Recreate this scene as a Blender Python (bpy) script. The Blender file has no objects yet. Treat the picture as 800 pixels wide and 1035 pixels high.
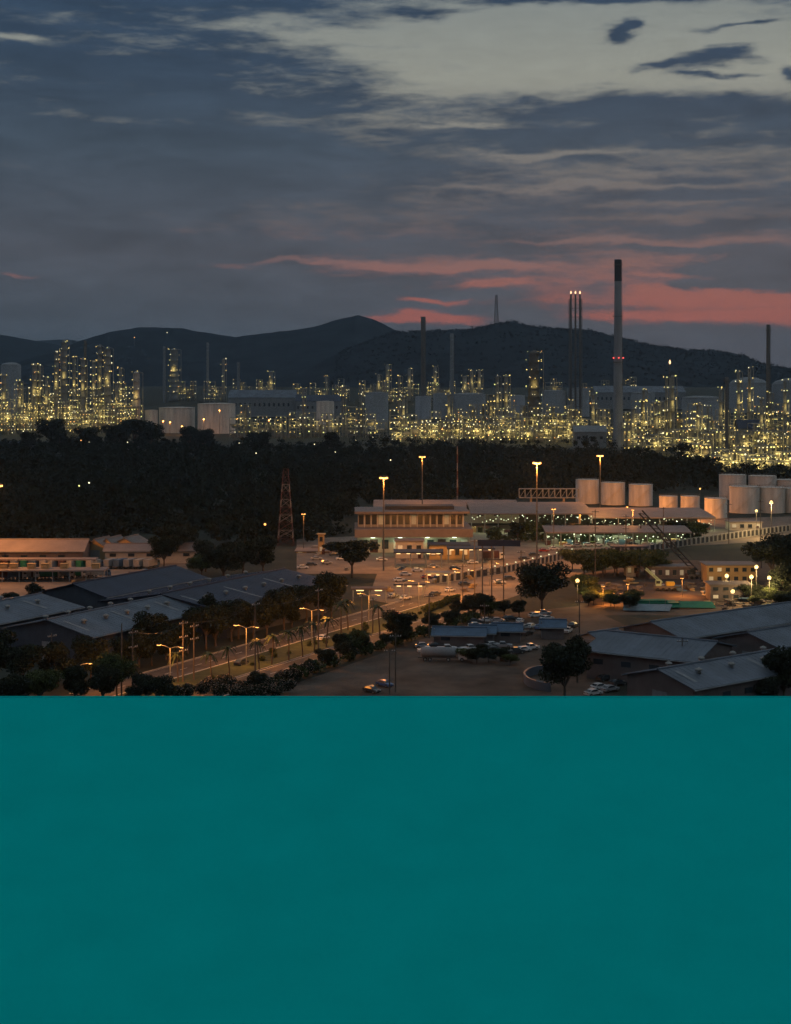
import bpy, bmesh, math, random
import numpy as np
from mathutils import Vector, Matrix, noise as mnoise
R = math.radians
random.seed(7); rng = np.random.default_rng(7)
scene = bpy.context.scene
COL = scene.collection
F, HZ, CH = 1500.0, 385.0, 70.0          # focal length (px at 800 wide), horizon row, eye height

# ------------------------------------------------------------------ camera
cd = bpy.data.cameras.new("camera"); cam = bpy.data.objects.new("camera", cd); COL.objects.link(cam)
cam.location = (0, 0, CH); cam.rotation_euler = (R(90), 0, 0)
cd.sensor_fit = 'HORIZONTAL'; cd.sensor_width = 36; cd.lens = 36*F/800
cd.shift_y = -(517.5-HZ)/800; cd.clip_start = 1; cd.clip_end = 60000
scene.camera = cam
scene.view_settings.view_transform = 'Standard'; scene.view_settings.look = 'None'
scene.view_settings.exposure = 0.0; scene.view_settings.gamma = 1
scene.view_settings.use_curve_mapping = False
scene.render.engine = 'CYCLES'
scene.cycles.use_denoising = True
scene.cycles.use_adaptive_sampling = True; scene.cycles.adaptive_threshold = .03; scene.cycles.adaptive_min_samples = 12
scene.cycles.max_bounces = 3; scene.cycles.diffuse_bounces = 1; scene.cycles.glossy_bounces = 2
scene.cycles.sample_clamp_indirect = 2.0; scene.cycles.use_light_tree = True
scene.cycles.caustics_reflective = False; scene.cycles.caustics_refractive = False

# ------------------------------------------------------------------ world: dusk sky with cloud banks
def lin(r, g, b):
    f = lambda c: (c/255/12.92) if c <= 10 else ((c/255+.055)/1.055)**2.4
    return (f(r), f(g), f(b), 1)
world = bpy.data.worlds.new("World"); scene.world = world; world.use_nodes = True; world.cycles.sampling_method = 'NONE'
nt = world.node_tree; nt.nodes.clear()
def nd(t, **k):
    n = nt.nodes.new(t)
    for a, v in k.items(): setattr(n, a, v)
    return n
def put(sock, v):
    if isinstance(v, (int, float)): sock.default_value = v
    elif isinstance(v, tuple): sock.default_value = v
    else: nt.links.new(v, sock)
def mt(op, a, b=0.0, c=0.0, clamp=False):
    n = nd('ShaderNodeMath', operation=op, use_clamp=clamp)
    for i, v in enumerate((a, b, c)): put(n.inputs[i], v)
    return n.outputs[0]
def add(*a):
    s = a[0]
    for b in a[1:]: s = mt('ADD', s, b)
    return s
mul = lambda a, b: mt('MULTIPLY', a, b)
def sstep(lo, hi, v):
    n = nd('ShaderNodeMapRange', interpolation_type='SMOOTHSTEP')
    put(n.inputs[0], v); put(n.inputs[1], lo); put(n.inputs[2], hi); put(n.inputs[3], 0.0); put(n.inputs[4], 1.0)
    return n.outputs[0]
def ramp(fac, stops):
    n = nd('ShaderNodeValToRGB'); cr = n.color_ramp
    while len(cr.elements) < len(stops): cr.elements.new(.5)
    for e, (p, c) in zip(cr.elements, stops): e.position = p; e.color = c
    put(n.inputs[0], fac); return n.outputs[0]
def mixc(f, a, b, blend='MIX'):
    n = nd('ShaderNodeMix', data_type='RGBA', blend_type=blend)
    put(n.inputs[0], f); put(n.inputs[6], a); put(n.inputs[7], b); return n.outputs[2]
tc = nd('ShaderNodeTexCoord'); sp = nd('ShaderNodeSeparateXYZ'); nt.links.new(tc.outputs['Generated'], sp.inputs[0])
dx, dy, dz = sp.outputs
U = mul(mt('ARCTAN2', dx, dy), 15.0)                            # azimuth
hor = mt('SQRT', add(mul(dx, dx), mul(dy, dy), 1e-4))
V = mt('MINIMUM', mul(mt('DIVIDE', dz, hor), 15.0), 14.0)       # tangent of elevation
def vec(x, y, z):
    n = nd('ShaderNodeCombineXYZ'); put(n.inputs[0], x); put(n.inputs[1], y); put(n.inputs[2], z); return n.outputs[0]
def nz(v, scale=1.0, detail=6.0, rough=.55, dist=0.0):
    n = nd('ShaderNodeTexNoise'); put(n.inputs['Vector'], v); put(n.inputs['Scale'], scale); put(n.inputs['Detail'], detail)
    put(n.inputs['Roughness'], rough); put(n.inputs['Distortion'], dist); return n.outputs[0]
warp = nz(vec(mul(U, 1.3), mul(V, 3.2), 9.1), 1.0, 5.0)
warp2 = nz(vec(mul(U, 1.1), mul(V, 2.6), 31.7), 1.0, 5.0)
Uw = add(U, mul(mt('SUBTRACT', warp, .5), 1.1)); Vw = add(V, mul(mt('SUBTRACT', warp2, .5), .34))
def blob(px, py, rx, ry, w):
    a = mul(add(Uw, -(px-400)/100), 100/rx); b = mul(add(Vw, -(385-py)/100), 100/ry)
    return mul(mt('EXPONENT', mul(add(mul(a, a), mul(b, b)), -1.0)), w)
base = nz(vec(mul(U, .42), mul(V, 2.1), 4.2), 1.0, 5.0, .58, .25)
fine = nz(vec(mul(U, 1.1), mul(V, 6.5), 1.2), 1.0, 4.0, .6, .3)
micro = nz(vec(mul(U, 3.2), mul(V, 12.0), 6.6), 1.0, 5.0, .65, .4)
dens = add(mul(base, .85), mul(fine, .55), mul(micro, .42), -.53)
band = lambda a, b, c, d: mul(sstep((385-b)/100, (385-c)/100, V) if False else mul(sstep((385-d)/100, (385-c)/100, V), mt('SUBTRACT', 1.0, sstep((385-b)/100, (385-a)/100, V))), 1.0)
bias = add(mul(sstep(0.4, -2.6, U), .20), mul(band(85, 105, 235, 260), .13), mul(band(235, 255, 350, 375), .30),
    blob(660, 58, 200, 36, -.38), blob(810, 85, 110, 20, -.30), blob(500, 78, 90, 20, -.22), blob(260, 22, 80, 11, -.15), blob(430, 52, 60, 20, -.14), blob(330, 36, 50, 8, -.10),
    blob(560, 18, 120, 12, -.22), blob(12, 52, 40, 5, -.3), blob(280, 120, 190, 6, -.10), blob(60, 122, 90, 4, -.14), blob(740, 1, 170, 6, .42), blob(430, 14, 50, 6, .3), blob(560, 1, 60, 4, .3),
    blob(618, 43, 22, 13, .62), blob(636, 31, 16, 8, .45), blob(712, 65, 48, 11, .70), blob(662, 75, 30, 5, .4), blob(784, 84, 15, 9, .6), blob(740, 35, 46, 3, .4), blob(720, 83, 46, 3, .34),
    blob(655, 112, 190, 12, .24), blob(620, 135, 150, 10, .16), blob(560, 155, 100, 4, -.34), blob(470, 127, 50, 3, -.3), blob(620, 190, 190, 4, -.33), blob(680, 178, 120, 4, -.2),
    blob(700, 150, 80, 9, .2), blob(690, 262, 170, 26, -.24), blob(758, 274, 50, 13, 1.0), blob(690, 252, 60, 4, .3), blob(720, 232, 80, 4, .3), blob(700, 210, 110, 3, -.2), blob(640, 222, 110, 3, -.16),
    blob(470, 271, 80, 4, -.42), blob(300, 267, 130, 4, -.30), blob(490, 287, 36, 3, -.42), blob(715, 303, 150, 11, -.46), blob(720, 323, 135, 8, -.60),
    blob(450, 303, 36, 3, -.5), blob(428, 320, 58, 6, -.68), blob(720, 292, 90, 3, .2), blob(740, 283, 120, 3, -.28), blob(640, 246, 150, 3, -.26), blob(40, 279, 50, 3, -.36),
    blob(600, 285, 260, 42, -.13), mul(sstep(.55, .35, V), .5), mul(sstep(4.5, 8.0, V), -.10))
D = sstep(.20, .60, add(dens, bias))
Vn = mul(V, 1/9.0)
yv = lambda py: (385-py)/900
clear = ramp(Vn, [(yv(385), lin(60, 71, 83)), (yv(340), lin(72, 80, 90)), (yv(326), lin(166, 96, 88)), (yv(300), lin(158, 98, 91)), (yv(268), lin(140, 104, 100)),
                  (yv(225), lin(106, 99, 101)), (yv(150), lin(122, 121, 118)), (yv(80), lin(149, 151, 142)), (yv(0), lin(132, 139, 137)), (.75, lin(138, 148, 154))])
cloud = ramp(Vn, [(yv(385), lin(68, 82, 94)), (yv(320), lin(75, 84, 95)), (yv(255), lin(78, 83, 93)), (yv(150), lin(66, 79, 93)), (yv(60), lin(54, 71, 90)), (yv(0), lin(51, 70, 91)),
                  (.62, lin(76, 92, 108)), (.85, lin(122, 134, 144))])
shade = add(.55, mul(nz(vec(mul(U, .8), mul(V, 3.4), 17.0), 1.0, 5.0, .62, .4), .9))
cloud = mixc(1.0, cloud, vec(shade, shade, shade), 'MULTIPLY')
wis = add(.80, mul(add(mul(micro, .6), mul(fine, .4)), .40))
clear = mixc(1.0, clear, vec(wis, wis, wis), 'MULTIPLY')
skyc = mixc(D, clear, cloud)
nish = nd('ShaderNodeTexSky', sky_type='NISHITA', sun_disc=False)
SUN_EL, SUN_AZ = R(2.0), R(11.0)
nish.sun_elevation = SUN_EL; nish.sun_rotation = SUN_AZ
bg0 = nd('ShaderNodeBackground'); nt.links.new(skyc, bg0.inputs[0]); put(bg0.inputs[1], 1.0)
bg1 = nd('ShaderNodeBackground'); nt.links.new(nish.outputs[0], bg1.inputs[0]); put(bg1.inputs[1], 0.001)
ad = nd('ShaderNodeAddShader'); nt.links.new(bg0.outputs[0], ad.inputs[0]); nt.links.new(bg1.outputs[0], ad.inputs[1])
wo = nd('ShaderNodeOutputWorld'); nt.links.new(ad.outputs[0], wo.inputs[0])
sl = bpy.data.lights.new("sun", 'SUN'); sl.energy = .05; sl.angle = R(12); sl.color = (1, .62, .45)
so = bpy.data.objects.new("sun", sl); COL.objects.link(so)
so.rotation_euler = (R(90)-SUN_EL, 0, math.pi-SUN_AZ)           # shines from beyond the hills towards the viewer

# ------------------------------------------------------------------ helpers
def ss(a, b, x):
    t = min(1, max(0, (x-a)/(b-a))); return t*t*(3-2*t)
def T(Y):
    return 50*(1-ss(40, 285, Y)) + 55*ss(2100, 3600, Y)
def G(px, py, z=0.0):
    Y = (CH-z)*F/(py-HZ); return Vector(((px-400)/F*Y, Y, z))
def atY(px, Y, z=None):
    return Vector(((px-400)/F*Y, Y, T(Y) if z is None else z))
def zrow(py, Y): return CH-(py-HZ)/F*Y
def scrx(o): return 400+F*o.location.x/max(o.location.y, 1)

def mat(name, col, rough=.8, var=.25, scale=.6, spec=.2, metal=0, island=False, coord='Object', stretch=(1, 1, 1), bump=0.0):
    m = bpy.data.materials.new(name); m.use_nodes = True; t = m.node_tree; b = t.nodes['Principled BSDF']
    b.inputs['Roughness'].default_value = rough; b.inputs['Metallic'].default_value = metal
    b.inputs['Specular IOR Level'].default_value = spec
    c = t.nodes.new('ShaderNodeTexCoord'); mp = t.nodes.new('ShaderNodeMapping'); mp.inputs['Scale'].default_value = stretch
    n = t.nodes.new('ShaderNodeTexNoise'); n.inputs['Scale'].default_value = scale; n.inputs['Detail'].default_value = 6; n.inputs['Roughness'].default_value = .65
    t.links.new(c.outputs[coord], mp.inputs[0]); t.links.new(mp.outputs[0], n.inputs['Vector'])
    r = t.nodes.new('ShaderNodeValToRGB')
    lo = tuple(max(0, v*(1-var)) for v in col)+(1,); hi = tuple(min(1, v*(1+var)) for v in col)+(1,)
    r.color_ramp.elements[0].position = .3; r.color_ramp.elements[1].position = .7
    r.color_ramp.elements[0].color = lo; r.color_ramp.elements[1].color = hi
    t.links.new(n.outputs[0], r.inputs[0]); out = r.outputs[0]
    if island:
        g = t.nodes.new('ShaderNodeNewGeometry'); r2 = t.nodes.new('ShaderNodeValToRGB')
        r2.color_ramp.elements[0].color = (.5, .5, .5, 1); r2.color_ramp.elements[1].color = (1.5, 1.5, 1.5, 1)
        t.links.new(g.outputs['Random Per Island'], r2.inputs[0])
        mx = t.nodes.new('ShaderNodeMix'); mx.data_type = 'RGBA'; mx.blend_type = 'MULTIPLY'; mx.inputs[0].default_value = 1
        t.links.new(out, mx.inputs[6]); t.links.new(r2.outputs[0], mx.inputs[7]); out = mx.outputs[2]
    t.links.new(out, b.inputs['Base Color'])
    if bump:
        bp = t.nodes.new('ShaderNodeBump'); bp.inputs['Strength'].default_value = bump; bp.inputs['Distance'].default_value = .3
        t.links.new(n.outputs[0], bp.inputs['Height']); t.links.new(bp.outputs[0], b.inputs['Normal'])
    return m
def emat(name, col, s, sampled=True):
    m = bpy.data.materials.new(name); m.use_nodes = True; t = m.node_tree
    b = t.nodes['Principled BSDF']; b.inputs['Base Color'].default_value = (.6, .6, .6, 1)
    b.inputs['Emission Color'].default_value = col+(1,); b.inputs['Emission Strength'].default_value = s
    if not sampled: m.cycles.emission_sampling = 'NONE'
    return m

class MB:
    def __init__(s): s.v = []; s.f = []
    def quad(s, a, b, c, d):
        i = len(s.v); s.v += [tuple(a), tuple(b), tuple(c), tuple(d)]; s.f.append((i, i+1, i+2, i+3)); return s
    def poly(s, pts):
        i = len(s.v); s.v += [tuple(p) for p in pts]; s.f.append(tuple(range(i, i+len(pts)))); return s
    def box(s, cx, cy, cz, sx, sy, sz, rz=0.0):   # centre xy, BOTTOM z
        i = len(s.v); c, n = math.cos(rz), math.sin(rz)
        for z in (cz, cz+sz):
            for x, y in ((-1, -1), (1, -1), (1, 1), (-1, 1)):
                x *= sx/2; y *= sy/2; s.v.append((cx+x*c-y*n, cy+x*n+y*c, z))
        for q in ((3, 2, 1, 0), (4, 5, 6, 7), (0, 1, 5, 4), (1, 2, 6, 5), (2, 3, 7, 6), (3, 0, 4, 7)): s.f.append(tuple(i+k for k in q))
        return s
    def tube(s, a, b, r0, r1=None, n=8, cap=True):
        r1 = r0 if r1 is None else r1; a = Vector(a); b = Vector(b); d = (b-a)
        if d.length < 1e-6: return s
        d.normalize(); u = d.cross(Vector((0, 0, 1)) if abs(d.z) < .95 else Vector((1, 0, 0))).normalized(); w = d.cross(u)
        i = len(s.v)
        for p, r in ((a, r0), (b, r1)):
            for k in range(n):
                t = 2*math.pi*k/n; s.v.append(tuple(p+u*math.cos(t)*r+w*math.sin(t)*r))
        for k in range(n): s.f.append((i+k, i+n+k, i+n+(k+1) % n, i+(k+1) % n))
        if cap: s.f.append(tuple(i+k for k in range(n))); s.f.append(tuple(i+2*n-1-k for k in range(n)))
        return s
    def lathe(s, prof, n=20, c=(0, 0, 0), axis='z'):
        i = len(s.v)
        for r, z in prof:
            for k in range(n):
                t = 2*math.pi*k/n; p = (r*math.cos(t), r*math.sin(t), z)
                if axis == 'x': p = (z, r*math.cos(t), r*math.sin(t))
                if axis == 'y': p = (r*math.cos(t), z, r*math.sin(t))
                s.v.append((p[0]+c[0], p[1]+c[1], p[2]+c[2]))
        for j in range(len(prof)-1):
            for k in range(n): s.f.append((i+j*n+k, i+j*n+(k+1) % n, i+(j+1)*n+(k+1) % n, i+(j+1)*n+k))
        s.f.append(tuple(i+n-1-k for k in range(n))); j = len(prof)-1; s.f.append(tuple(i+j*n+k for k in range(n)))
        return s
    def mesh(s, name, m, smooth=False, fix=True):
        me = bpy.data.meshes.new(name); me.from_pydata(s.v, [], s.f); me.materials.append(m)
        if fix:
            b = bmesh.new(); b.from_mesh(me); bmesh.ops.recalc_face_normals(b, faces=b.faces); b.to_mesh(me); b.free()
        if smooth:
            for p in me.polygons: p.use_smooth = True
        me.update(); return me
    def build(s, name, m, parent=None, smooth=False, loc=(0, 0, 0), rz=0, fix=True):
        o = bpy.data.objects.new(name, s.mesh(name, m, smooth, fix)); COL.objects.link(o)
        o.location = loc; o.rotation_euler = (0, 0, rz)
        if parent is not None: o.parent = parent
        return o
def link(name, me, parent=None, loc=(0, 0, 0), rz=0, sc=1):
    o = bpy.data.objects.new(name, me); COL.objects.link(o); o.location = loc; o.rotation_euler = (0, 0, rz); o.scale = (sc,)*3
    if parent is not None: o.parent = parent
    return o
def tag(o, label=None, cat=None, group=None, kind=None):
    if label: o['label'] = label
    if cat: o['category'] = cat
    if group: o['group'] = group
    if kind: o['kind'] = kind
    return o
def thing(name, label, cat, loc=(0, 0, 0), rz=0, group=None):
    o = bpy.data.objects.new(name, None); COL.objects.link(o); o.empty_display_size = .5
    o.location = loc; o.rotation_euler = (0, 0, rz); return tag(o, label, cat, group)
def dup(root, loc, rz=0, sc=None, label=None, group=None):
    def cp(o, par):
        c = o.copy(); COL.objects.link(c)
        if par is not None: c.parent = par
        for ch in list(KIDS(o)): cp(ch, c)
        return c
    r = cp(root, None); r.location = loc; r.rotation_euler = (0, 0, rz)
    if sc is not None: r.scale = sc if isinstance(sc, tuple) else (sc,)*3
    if label: r['label'] = label
    if group: r['group'] = group
    return r
def KIDS(o): return [c for c in o.children]
ORD = ['zeroth', 'leftmost', 'second', 'third', 'fourth', 'fifth', 'sixth', 'seventh', 'eighth', 'ninth', 'tenth', 'eleventh', 'twelfth', 'thirteenth', 'fourteenth', 'fifteenth',
       'sixteenth', 'seventeenth', 'eighteenth', 'nineteenth', 'twentieth']
def ordw(i):
    if i < len(ORD): return ORD[i]
    tens = {2: 'twenty', 3: 'thirty', 4: 'forty', 5: 'fifty', 6: 'sixty', 7: 'seventy'}
    one = ['', 'first', 'second', 'third', 'fourth', 'fifth', 'sixth', 'seventh', 'eighth', 'ninth']
    t, u = divmod(i, 10)
    return (tens[t]+'-'+one[u]) if u else tens[t][:-1]+'ieth'
ROWS = {}
def row(o, desc, where):          # labelled at the end by its order from the left within the row
    ROWS.setdefault(where, []).append((o, desc))
def point(name, parent, loc, power, col, rad=.4):
    l = bpy.data.lights.new(name, 'POINT'); l.energy = power*LPOW; l.color = col; l.shadow_soft_size = rad
    o = bpy.data.objects.new(name, l); COL.objects.link(o); o.location = loc
    if parent is not None: o.parent = parent
    return o
SOD = (1, .345, .062); WARM = (1, .66, .27); COOL = (.80, 1, .55)

# materials
M = dict(
    soil=mat('soil', (.035, .038, .028), .95, .4, .05, bump=.2), asphalt=mat('asphalt', (.08, .068, .06), .85, .45, .12),
    concrete=mat('concrete', (.19, .155, .125), .9, .3, .12), dirt=mat('dirt', (.095, .068, .052), .95, .65, .06), verge=mat('verge', (.04, .05, .025), .95, .4, .4),
    paint=mat('road_paint', (.6, .6, .57), .7, .15, 2), kerb=mat('kerb_concrete', (.3, .28, .25), .9, .2, .6),
    hill=mat('hill_forest', (.026, .036, .046), 1, .35, .012, spec=0), leaf=mat('leaf', (.026, .033, .020), .8, .35, .35, spec=.1, island=True),
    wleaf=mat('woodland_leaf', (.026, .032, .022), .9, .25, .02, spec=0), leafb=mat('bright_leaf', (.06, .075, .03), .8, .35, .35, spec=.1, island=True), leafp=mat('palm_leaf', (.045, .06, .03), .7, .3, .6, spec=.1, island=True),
    bark=mat('bark', (.09, .07, .055), .95, .3, 2), flower=mat('blossom', (.30, .22, .17), .8, .3, .5, island=True),
    steel=mat('galvanised_steel', (.26, .255, .24), .55, .25, .8, metal=.2), dsteel=mat('weathered_steel', (.13, .12, .11), .7, .3, .8), stackc=mat('stack_concrete', (.26, .27, .29), .85, .18, .15, stretch=(1, 1, .15)),
    white=mat('white_paint', (.62, .61, .58), .7, .15, .5), cream=mat('cream_tank_paint', (.48, .42, .36), .55, .28, .35, stretch=(1, 1, .12)), grey=mat('grey_cladding', (.22, .23, .24), .7, .2, .3),
    fadedw=mat('faded_white_paint', (.17, .155, .145), .8, .2, .5), black=mat('black_paint', (.05, .05, .052), .6, .2, 1), red=mat('red_paint', (.08, .040, .036), .6, .2, 1), rubber=mat('rubber', (.025, .025, .025), .8, .2, 4),
    glass=mat('window_glass', (.03, .04, .05), .15, .2, 1, spec=.5), wood=mat('pole_timber', (.12, .1, .085), .9, .25, 1.5, stretch=(1, 1, .2)),
    roofd=mat('dark_blue_roof', (.032, .042, .070), .55, .25, .15, stretch=(1, 1, 1)), roofg=mat('slate_metal_roof', (.098, .12, .152), .5, .42, .09), roofp=mat('pale_roof', (.20, .165, .15), .6, .18, .15),
    roofb=mat('blue_roof', (.07, .12, .19), .55, .25, .3), wallb=mat('blue_grey_wall', (.06, .07, .09), .8, .2, .3), wallt=mat('tan_wall', (.14, .115, .11), .85, .25, .25), wallw=mat('pale_wall', (.40, .37, .33), .8, .15, .3),
    ochre=mat('ochre_wall', (.42, .29, .14), .8, .15, .4), teal=mat('teal_band_paint', (.0015, .47, .445), .75, .05, .35, spec=.0), tealtrim=mat('teal_band_trim', (.0015, .47, .445), .7, .05, .8, spec=.0),
    plaster=mat('plaster', (.35, .33, .3), .85, .2, .3), green=mat('green_net', (.02, .15, .09), .7, .2, .8), tarp=mat('pale_tarpaulin', (.17, .23, .27), .6, .2, .6), craneg=mat('pale_green_paint', (.35, .5, .38), .6, .15, 1),
    yellow=mat('yellow_paint', (.55, .38, .06), .6, .15, 1))
E = dict(y=emat('yellow_lamp', (1, .70, .17), 2.0, False), w=emat('white_lamp', (1, .88, .48), 1.9, False), g=emat('greenish_lamp', (.95, .90, .26), 1.6, False), o=emat('orange_lamp', (1, .42, .08), 2.4, False),
    sod=emat('sodium_lamp', (1, .40, .08), 3.2, False), warm=emat('warm_lamp', (1, .68, .28), 1.9, False), cool=emat('fluorescent_tube', (.88, 1, .82), 2.5, False),
    red=emat('red_beacon', (1, .06, .04), 2.2, False), flame=emat('flare_flame', (1, .58, .28), 2.4, False), win=emat('lit_window', (.75, 1, .5), .05, False), winw=emat('warm_lit_window', (1, .66, .25), .22, False),
    headl=emat('vehicle_light', (1, .9, .7), 4, False))
LPOW = .42

# ------------------------------------------------------------------ ground
def sheet(name, pts, z, m):
    o = MB().poly([(p[0], p[1], z) for p in pts]).build(name, m); return tag(o, kind='structure')
def build_ground():
    ys = [-400, -200, -50, 0]+list(range(20, 300, 10))+list(range(300, 2000, 100))+list(range(2000, 3700, 50))+[4000, 5000, 7000, 9500, 11800]
    xs = [-7500, -4000, -2500, -1500, -900, -500, -250, -100, 0, 100, 250, 500, 900, 1500, 2500, 4000, 7500]
    mb = MB(); mb.v = [(x, y, T(y)-.02) for y in ys for x in xs]; n = len(xs)
    mb.f = [(j*n+i, j*n+i+1, (j+1)*n+i+1, (j+1)*n+i) for j in range(len(ys)-1) for i in range(n-1)]
    tag(mb.build('ground', M['soil'], smooth=True), kind='structure')
build_ground()
RD = Vector((.47, .8827, 0)); RN = Vector((.8827, -.47, 0))       # the highway's direction and its right-hand side
M0 = Vector((-36.7, 364.6, 0))
def rp(s, t, z=0): p = M0+RD*s+RN*t; return (p.x, p.y, z)
def strip(name, s0, s1, t0, t1, z, m): return sheet(name, [rp(s0, t0), rp(s1, t0), rp(s1, t1), rp(s0, t1)], z, m)
sheet('yard', [G(372, 606), G(385, 570), G(400, 553), G(560, 548), G(640, 556), G(596, 577), G(520, 603), G(460, 622)], .004, M['concrete'])
sheet('dirt_lot', [G(262, 712), G(330, 680), G(430, 645), G(500, 622), G(590, 612), G(650, 640), G(600, 720)], .008, M['dirt'])
sheet('lorry_yard', [G(-60, 610), G(-60, 552), G(60, 552), G(180, 556), G(190, 575), G(60, 606)], .004, M['concrete'])
sheet('building_site', [G(585, 622), G(590, 580), G(680, 566), G(800, 568), G(815, 600), G(720, 622)], .012, M['dirt'])
sheet('market_yard', [G(470, 552), G(470, 532), G(800, 522), G(820, 545), G(640, 555)], .016, M['concrete'])
sheet('terminal_yard', [G(300, 580), G(300, 545), G(400, 540), G(400, 580)], .020, M['concrete'])
strip('road', -46, 130, -16.5, -6, .024, M['asphalt']); strip('road', -46, 112, 6, 15.5, .024, M['asphalt'])
mb = MB(); mb.quad(rp(-46, -6, .13), rp(118, -6, .13), rp(118, 6, .13), rp(-46, 6, .13))
for t in (-6, 6): mb.quad(rp(-46, t, 0), rp(118, t, 0), rp(118, t, .13), rp(-46, t, .13))
tag(mb.build('road_median', M['verge']), kind='structure')
for t in (-16.7, -5.9, 5.9, 15.7):
    k = MB(); c = rp(38, t); k.box(c[0], c[1], 0, 168, .3, .16, math.atan2(RD.y, RD.x)); tag(k.build('road_kerb', M['kerb']), kind='structure')
mk = MB()
for t in (-11.2, 10.8):
    for i in range(26):
        s = -42+i*6; mk.quad(rp(s, t-.08, .03), rp(s+3, t-.08, .03), rp(s+3, t+.08, .03), rp(s, t+.08, .03))
for t in (-16, -6.6, 6.6, 15): mk.quad(rp(-46, t-.07, .03), rp(112, t-.07, .03), rp(112, t+.07, .03), rp(-46, t+.07, .03))
tag(mk.build('road_marking', M['paint'], fix=False), kind='structure')
strip('side_track', -40, 100, 22, 29, .016, M['dirt'])

# ------------------------------------------------------------------ hills
def crowns(name, cs, m, kind=None, parent=None):
    """one mesh of many leaf-sized faces; cs = list of (centre, rx, rz, n, size)"""
    pts, sz = [], []
    for c, rx, rz, n, s in cs:
        p = rng.normal(size=(n, 3)); p /= np.linalg.norm(p, axis=1)[:, None]
        p *= (rng.random(n)**.45)[:, None]; p *= np.array([rx, rx, rz]); pts.append(p+np.array(c)); sz.append(np.full(n, s)*rng.uniform(.6, 1.4, n))
    P = np.concatenate(pts); S = np.concatenate(sz); n = len(P)
    a = rng.normal(size=(n, 3)); a /= np.linalg.norm(a, axis=1)[:, None]
    b = np.cross(a, rng.normal(size=(n, 3))); b /= np.linalg.norm(b, axis=1)[:, None]
    a *= S[:, None]*.5; b *= S[:, None]*.36
    V4 = np.stack([P-a, P-b*1.0, P+a, P+b], 1).reshape(-1, 3)
    me = bpy.data.meshes.new(name); me.vertices.add(4*n); me.vertices.foreach_set('co', V4.ravel())
    me.loops.add(4*n); me.loops.foreach_set('vertex_index', np.arange(4*n, dtype=np.int32))
    me.polygons.add(n); me.polygons.foreach_set('loop_start', np.arange(0, 4*n, 4, dtype=np.int32))
    me.update(calc_edges=True); me.materials.append(m)
    if parent == 'mesh': return me
    return link(name, me, parent)
def hill(Yr, prof, depth, rough, seed, trees):
    xs = np.arange(-500, 1300, 2.5); ts = np.linspace(-1, 1, 37)
    px, py = zip(*prof); mb = MB(); cs = []
    for t in ts:
        for x in xs:
            yr = float(np.interp(x, px, py)); X = (x-400)/F*Yr; Y = Yr+t*depth
            top = CH+(HZ-yr)/F*Yr; z0 = 40
            k = math.cos(t*math.pi/2)**1.3
            n1 = mnoise.fractal(Vector((X/420+seed, Y/300, 0)), 1, 2, 4)
            n2 = mnoise.fractal(Vector((X/28, Y/28, seed)), 1, 2, 3)
            z = z0+(top-z0)*k+rough*n1*k*(1-k)*3+2.6*n2*k-40*(1-k)
            mb.v.append((X, Y, z))
            if trees and t < .12 and 340 < x < 830 and z > 60 and rng.random() < trees: cs.append(((X+rng.uniform(-5, 5), Y+rng.uniform(-17, 17), z+rng.uniform(-2, 2)), rng.uniform(4, 8), rng.uniform(3.5, 7), 20, 3.6))
    n = len(xs)
    mb.f = [(j*n+i, j*n+i+1, (j+1)*n+i+1, (j+1)*n+i) for j in range(len(ts)-1) for i in range(n-1)]
    tag(mb.build('hills', M['hill'], smooth=True, fix=False), kind='structure')
    if cs: tag(crowns('hillside_wood', cs, M['hill']), 'dark wooded canopy covering the nearest hill behind the refinery', 'woodland', kind='stuff')
hill(9500, [(-500, 352), (-60, 352), (20, 346), (48, 344), (70, 343), (110, 350), (800, 372), (1300, 372)], 1500, 20, 9, 0)
hill(6500, [(-500, 350), (-150, 345), (-40, 336), (0, 338), (22, 342), (50, 347), (74, 353), (120, 362), (300, 392), (1300, 395)], 1500, 30, 3, 0)
hill(5200, [(-500, 410), (20, 372), (72, 353), (100, 341), (125, 334), (150, 331), (185, 332), (200, 335), (240, 341), (270, 337), (300, 334), (322, 330), (345, 323), (362, 319), (378, 323), (398, 333), (430, 345), (520, 375), (700, 410), (1300, 420)], 1300, 34, 5, 0)
hill(4000, [(-500, 430), (250, 400), (360, 350), (400, 336), (430, 335), (470, 334), (500, 328), (518, 325), (532, 330), (548, 331), (570, 333), (600, 335), (622, 341), (650, 348), (690, 354), (722, 355), (745, 359), (765, 368), (785, 372), (830, 376), (950, 385), (1300, 395)], 620, 26, 1, .8)

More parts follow.
